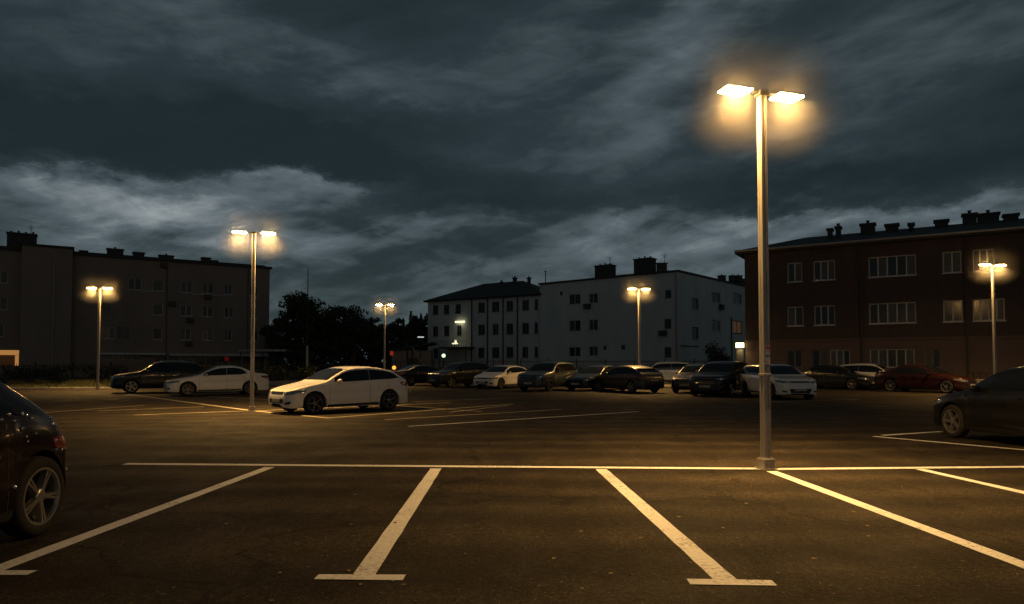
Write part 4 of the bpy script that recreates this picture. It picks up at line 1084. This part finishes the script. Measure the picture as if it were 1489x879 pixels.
# lit box over the side door
u, z = -.35, ucoord(D_P, D_Q, 1084, 502)[1]
SIGNL = mat('lit_sign_box', (.9, .8, .5), .4, emit=(1.0, .72, .30), estr=6)
bm = bmesh.new(); box(bm, -.62, -.10, -.25, .0, z-.19, z+.16, mx_, bev=.02); o = link('lit_sign', bm, SIGNL, Dd)
ld = bpy.data.lights.new('sign_light', 'AREA'); ld.size = .5; ld.energy = 10; ld.color = (1, .72, .3); lo_ = bpy.data.objects.new('sign_light', ld); COL.objects.link(lo_); lo_.location = mx_ @ Vector((-.36, -.4, z-.3)); lo_.parent = o
bm = bmesh.new(); box(bm, -.60, -.12, -.10, -.003, 0, z-.3, mx_); link('side_door', bm, DARKM, Dd)
setroot(Dd)

# shed behind the far lamp and yellow slide-like ramp
S_ = empty('shed', (at_x(605, 82), 82, 0)); tag(S_, 'low dark shed with pitched roof left of the pale wing', 'shed')
bm = bmesh.new(); box(bm, -2.6, 2.0, -2, 2, 0, 3.1); link('wall', bm, W_BROWN, S_)
bm = bmesh.new()
v = [bm.verts.new(p) for p in ((-2.9,-2.3,2.9),(2.3,-2.3,3.9),(2.3,2.3,3.9),(-2.9,2.3,2.9),(-2.9,-2.3,3.1),(2.3,-2.3,4.1),(2.3,2.3,4.1),(-2.9,2.3,3.1))]
for f_ in ((0,1,2,3),(4,7,6,5),(0,4,5,1),(1,5,6,2),(2,6,7,3),(3,7,4,0)): bm.faces.new([v[i] for i in f_])
fixn(bm); link('roof', bm, ROOF_D, S_)
bm = bmesh.new(); box(bm, -.6, .5, -2.05, -2.0, .1, 2.2); link('door', bm, DARKM, S_)
YEL = mat('yellow_sheet', (.34, .30, .14), .7, var=.3, vscale=2)
Sl = empty('playground_slide', (at_x(612, 76), 76, 0)); tag(Sl, 'yellowish playground slide beside the shed behind the parked cars', 'slide')
bm = bmesh.new(); pr = None
for k in range(13):
    t = k/12; x = -.9+2.6*t; z = 3.2-2.4*(1-(1-t)**2.4)
    cur = [bm.verts.new((x, -.35, z+.25)), bm.verts.new((x, -.3, z)), bm.verts.new((x, .3, z)), bm.verts.new((x, .35, z+.25))]
    if pr:
        for i in range(3): bm.faces.new((pr[i], pr[i+1], cur[i+1], cur[i]))
    pr = cur
link('chute', bm, YEL, Sl, True)
bm = bmesh.new()
for x in (-.95, -1.5):
    for y in (-.35, .35): tube(bm, (x, y, 0), (x, y, 4.2), .05, seg=6)
for k in range(8): tube(bm, (-1.5, -.35, .4+.38*k), (-1.5, .35, .4+.38*k), .03, seg=5)
box(bm, -1.55, -.9, -.4, .4, 3.15, 3.22); link('ladder_tower', bm, RAIL, Sl)
# small path lantern by the playground
Lt = empty('path_lantern', (at_x(611.5, 80), 80, 0)); tag(Lt, 'small white lantern on a thin post beside the shed', 'lantern')
bm = bmesh.new(); tube(bm, (0,0,0), (0,0,4.6), .05, seg=6); link('post', bm, RAIL, Lt)
LANT = mat('pale_lantern', (.8,.8,.8), .4, emit=(.9,.95,1.0), estr=.6)
bm = bmesh.new(); box(bm, -.35, .35, -.2, .2, 4.6, 4.72, bev=.02); link('lantern_head', bm, LANT, Lt)
Ls = empty('street_lantern', (at_x(645, 72), 72, 0)); tag(Ls, 'small greenish glowing lantern left of the lit entrance', 'lantern')
bm = bmesh.new(); tube(bm, (0,0,0), (0,0,2.2), .05, seg=6); link('post', bm, RAIL, Ls)
LG = mat('green_glow', (.7,.9,.6), .4, emit=(.65,1.0,.55), estr=1.6)
bm = bmesh.new(); bmesh.ops.create_uvsphere(bm, u_segments=12, v_segments=8, radius=.2, matrix=Matrix.Translation((0,0,2.4))); link('globe', bm, LG, Ls, True)
# red road sign far back + amber warning lamp
Rs = empty('road_sign', (at_x(569.5, 66), 66, 0)); tag(Rs, 'small red sign on a thin post right of the farthest lamp post', 'sign')
bm = bmesh.new(); tube(bm, (0,0,0), (0,0,2.6), .03, seg=6); link('post', bm, RAIL, Rs)
bm = bmesh.new(); box(bm, -.16, .16, -.06, -.03, 2.35, 2.75, bev=.01); link('sign_face', bm, mat('red_glow_sign', (.6,.05,.03), .5, emit=(1,.09,.03), estr=.15), Rs)
Wl = empty('warning_lamp', (at_x(573, 60), 60, 0)); tag(Wl, 'glowing amber lamp low behind the cars under the red sign', 'lamp')
bm = bmesh.new(); tube(bm, (0,0,0), (0,0,1.05), .03, seg=6); link('post', bm, RAIL, Wl)
bm = bmesh.new(); bmesh.ops.create_uvsphere(bm, u_segments=12, v_segments=8, radius=.17, matrix=Matrix.Translation((0,0,1.2))); link('globe', bm, mat('amber_glow', (.8,.4,.1), .5, emit=(1,.38,.06), estr=1.6), Wl, True)
# carport by the trees
Cp = empty('carport', (at_x(410, 78), 78, 0)); tag(Cp, 'low flat carport under the big dark tree', 'carport')
bm = bmesh.new(); box(bm, -4, 1.2, -2.5, 2.5, 2.9, 3.15); link('roof', bm, CONC, Cp)
for x in (-3.8, -1.4, 1.0):
    bm = bmesh.new(); tube(bm, (x,-2.3,0), (x,-2.3,2.9), .07, seg=6); link('post', bm, RAIL, Cp)
# mast
Mt = empty('mast', (at_x(446.5, 70), 70, 0)); tag(Mt, 'thin tall mast rising above the big dark tree', 'mast')
bm = bmesh.new(); tube(bm, (0,0,0), (0,0,3.4), .12, .10, seg=10); link('lower_pole', bm, TRIMW, Mt)
bm = bmesh.new(); tube(bm, (0,0,3.4), (0,0,11.3), .065, .04, seg=8); link('upper_pole', bm, RAIL, Mt)

# ------------------------------------------------------------------ fences
def fence(a, b, h, label, gap=.16, post=2.6, group=None, m=RAIL):
    a = Vector((a[0], a[1], 0)); b = Vector((b[0], b[1], 0)); Lf = (b-a).length
    t = empty('metal_fence', a, math.atan2((b-a).y, (b-a).x)); tag(t, label, 'fence')
    n = int(Lf/gap); bm = bmesh.new()
    for k in range(n): box(bm, k*gap+.06, k*gap+.085, -.012, .012, .12, h)
    box(bm, 0, Lf, -.02, .02, .20, .25); box(bm, 0, Lf, -.02, .02, h-.2, h-.15)
    link('railing', bm, m, t)
    for k in range(int(Lf/post)+1):
        bm = bmesh.new(); box(bm, k*post-.035, k*post+.035, -.037, .037, 0, h+.06); box(bm, k*post-.05, k*post+.05, -.05, .05, h+.06, h+.1); link('post', bm, m, t)
fence((-60, 47.5), (-13, 50.5), 1.55, 'black railing fence along the left grass verge')
fence((-12, 66), (22.3, 60), 1.9, 'black railing fence before the pale building behind the back row')
def low_wall(a, b, h, label):
    a = Vector((a[0], a[1], 0)); b = Vector((b[0], b[1], 0)); Lf = (b-a).length
    t = empty('low_wall', a, math.atan2((b-a).y, (b-a).x)); tag(t, label, 'wall')
    bm = bmesh.new(); box(bm, 0, Lf, -.12, .12, 0, h, bev=.01); link('wall_body', bm, CONC, t)
    bm = bmesh.new(); box(bm, -.03, Lf+.03, -.16, .16, h+.001, h+.06, bev=.01); link('coping', bm, CONC, t)
    bm = bmesh.new()
    for k in range(int(Lf/.35)): box(bm, k*.35+.1, k*.35+.14, -.02, .02, h+.06, h+.42)
    box(bm, 0, Lf, -.025, .025, h+.38, h+.43); link('railing', bm, RAIL, t)
low_wall((at_x(378, 43), 43), (at_x(560, 47), 47), .38, 'low concrete wall with short railing behind the nearest white hatchback')
low_wall((at_x(1395, 39), 38.5), (at_x(1480, 36), 35.8), .62, 'low wall beside the right lamp post before the red brown building')

# ------------------------------------------------------------------ trees
def leaves(bm, c, rx, ry, rz, n, size, dens=None):
    for i in range(n):
        while True:
            p = Vector((random.uniform(-1,1), random.uniform(-1,1), random.uniform(-1,1)))
            if p.length < 1: break
        p = p*(.55+.45*random.random()) if random.random() < .5 else p
        q = Vector((c[0]+p.x*rx, c[1]+p.y*ry, c[2]+p.z*rz))
        if noise.noise(q*.75) < -.12: continue
        s = size*random.uniform(.6, 1.4); a = Vector((random.gauss(0,1), random.gauss(0,1), random.gauss(0,1))).normalized(); b = a.orthogonal().normalized(); a = a.cross(b)
        bm.faces.new([bm.verts.new(q-a*s*.5-b*s*.3), bm.verts.new(q+a*s*.1-b*s*.45), bm.verts.new(q+a*s*.6), bm.verts.new(q+a*s*.05+b*s*.4)])
def tree(px, D, h, r, label, seed=0, n=13, lpc=900, size=.28, trunkh=None, group='dark trees behind the car park'):
    random.seed(100+seed)
    t = empty('tree', (at_x(px, D), D, 0)); tag(t, label, 'tree', group)
    bm = bmesh.new(); th = trunkh or h*.35
    tube(bm, (0,0,-.05), (.05,0,th), r*.085+.06, r*.055+.04, 10)
    tips = []
    for k in range(n):
        a = random.random()*6.28; rr = r*math.sqrt(random.random())*.72; z = th+(h-th)*random.uniform(.12, .86)
        lim = r*math.sqrt(max(.12, 1-((z-(th+(h-th)*.4))/((h-th)*.66))**2))
        rr = min(rr, lim*.8); tips.append(Vector((rr*math.cos(a), rr*math.sin(a), z)))
    tips.append(Vector((0,0,h-r*.28)))
    for p in tips:
        m_ = Vector((p.x*.35, p.y*.35, th+(p.z-th)*.45)); tube(bm, (0,0,th*.85), m_, .10, .07, 6, cap=False); tube(bm, m_, p, .07, .025, 6, cap=False)
    link('trunk', bm, BARK, t, True)
    bm = bmesh.new()
    for p in tips:
        s = r*random.uniform(.26, .42); leaves(bm, p, s*1.15, s*1.15, s*.85, lpc, size)
        for q in range(3):
            o = Vector((random.gauss(0,1), random.gauss(0,1), random.gauss(0,.7))).normalized()*s*1.05
            leaves(bm, p+o, s*.4, s*.4, s*.35, lpc//7, size*.9)
    link('crown', bm, LEAF, t); return t
tree(447, 78, 9.2, 4.6, 'largest dark round tree right of the brown block, mast beside it', 1, 17, 900, .27)
tree(513, 80, 8.4, 3.9, 'dark open crowned tree between the largest tree and the farthest lamp post', 2, 12, 650, .24)
tree(408, 86, 7.4, 3.2, 'small dark tree tucked against the corner of the brown block', 3, 10, 700, .28)
tree(481, 90, 7.6, 3.4, 'dark tree behind, filling the gap between the two big trees', 4, 10, 700, .3)
tree(545, 92, 6.5, 3.6, 'low dark tree just left of the farthest lamp post', 5, 10, 700, .3)
tree(574, 98, 7.6, 4.0, 'broad dark tree behind the farthest lamp post, right of its pole', 6, 12, 800, .3)
tree(607, 102, 8.2, 4.0, 'dark tree touching the left corner of the pale wing', 7, 12, 800, .3)
def conifer(px, D, h, r, label, seed):
    random.seed(300+seed); t = empty('conifer', (at_x(px, D), D, 0)); tag(t, label, 'tree', 'dark trees behind the car park')
    bm = bmesh.new(); tube(bm, (0,0,-.05), (0,0,h), .2, .03, 8); link('trunk', bm, BARK, t, True)
    bm = bmesh.new()
    for i in range(6500):
        q = random.random()**.7; z = h*(1-q)+.3 if q < .97 else h*.05; z = max(1.0, h*(1-q)+.1)
        lay = .78+.22*math.sin(z*5); rr = r*(1-z/h)*lay*math.sqrt(random.random())*1.1+.03; a = random.random()*6.28
        p = Vector((rr*math.cos(a), rr*math.sin(a), z-.12*rr)); d = Vector((math.cos(a), math.sin(a), -.35)); s = random.uniform(.12,.3); b = Vector((-d.y, d.x, random.uniform(-.3,.3)))*s*.4
        bm.faces.new([bm.verts.new(p-b), bm.verts.new(p+b), bm.verts.new(p+d*s)])
    link('crown', bm, LEAF_D, t)
conifer(597, 112, 10.2, 2.0, 'slim pointed conifer, taller of the two left of the pale wing', 1)
conifer(612, 110, 9.6, 2.2, 'pointed conifer, shorter of the two and nearest the pale wing', 2)
conifer(586, 115, 9.2, 2.3, 'dark conifer standing behind the farthest lamp post', 3)
random.seed(55)
def shrub(X, Y, h, r, label, nm='shrub', group=None, n=2600):
    t = empty(nm, (X, Y, 0)); tag(t, label, 'shrub', group)
    bm = bmesh.new()
    for k in range(5): a = random.random()*6.28; tube(bm, (0,0,0), (math.cos(a)*r*.5, math.sin(a)*r*.5, h*.7), .04, .02, 5)
    link('stems', bm, BARK, t)
    bm = bmesh.new()
    for k in range(6): leaves(bm, (random.uniform(-.5,.5)*r, random.uniform(-.5,.5)*r, h*random.uniform(.35,.72)), r*.6, r*.6, h*.33, n//6, .14)
    link('foliage', bm, LEAF, t)
shrub(at_x(1042, 74), 74, 4.0, 1.7, 'tall dark shrub against the pale block left of the lit sign', n=5000)
def hedge(a, b, h, w, label):
    a = Vector((a[0], a[1], 0)); b = Vector((b[0], b[1], 0)); Lf = (b-a).length
    t = empty('hedge', a, math.atan2((b-a).y, (b-a).x)); tag(t, label, 'hedge')
    bm = bmesh.new()
    for k in range(int(Lf/1.2)):
        x = k*1.2; hh = h*(1+.25*noise.noise(Vector((x*.3, a.y, 0)))); leaves(bm, (x, 0, hh*.5), .95, w, hh*.52, 420, .17)
    link('foliage', bm, LEAF, t)
random.seed(77)
bm = bmesh.new()
for k in range(60):
    x = at_x(330+k*7.5, 135); leaves(bm, (x, 135+random.uniform(-4,4), 2.6), 3.2, 3, 3.3+1.4*random.random(), 420, .6)
tag(link('woodland', bm, LEAF), label='dark far wood seen between the trunks of the nearer trees', kind='stuff')
hedge((-58, 52.5), (-14, 54.5), 1.5, .8, 'dark hedge behind the railing of the left verge')
hedge((-13, 68), (22, 63), 1.3, .7, 'dark hedge at the foot of the pale building')
# weeds lit by the lamp on the left verge
for k, (px_, py_) in enumerate(((105,563),(120,564),(132,563),(155,562),(60,562),(25,563))):
    g = ground(px_, py_); t = bmesh.new()
    for i in range(130):
        x, y = random.gauss(0,.28), random.gauss(0,.2); hh = random.uniform(.15,.5); w = .02; lx, ly = random.gauss(0,.1), random.gauss(0,.08)
        t.faces.new([t.verts.new((x-w,y,0)), t.verts.new((x+w,y,0)), t.verts.new((x+lx,y+ly,hh))])
    wds = ['just left of the far left lamp post', 'a little further left of that lamp post', 'close against the foot of the far left lamp post', 'right of the far left lamp post by the off-roader', 'in the darker middle of the left verge', 'at the far left end of the verge'][k]
    o = link('weed_clump', t, GRASSM); o.location = (g.x, g.y, .1); tag(o, 'clump of tall weeds '+wds, kind='stuff')

# a scatter of small fallen leaves and grit on the tarmac
random.seed(31)
DRYLEAF = mat('dry_leaf', (.22, .15, .07), .8, var=.5, vscale=30)
bm = bmesh.new()
for k in range(170):
    q = ground(random.uniform(-60, 1560), 560+random.random()**1.3*330)
    if 8.9 < q.x < 10.9 and 11 < q.y < 15 or q.x < -4.1 and q.y < 7: continue
    s_ = random.uniform(.010, .028); a = random.random()*6.28; u_ = Vector((math.cos(a), math.sin(a), 0))*s_; v_ = Vector((-u_.y, u_.x, 0))*.6; z_ = Vector((0, 0, .009))
    bm.faces.new([bm.verts.new(q-u_+z_), bm.verts.new(q+v_*.9+z_+Vector((0,0,random.uniform(.002,.012)))), bm.verts.new(q+u_+z_), bm.verts.new(q-v_+z_)])
tag(link('fallen_leaves', bm, DRYLEAF), label='small dry leaves scattered over the tarmac', kind='stuff')
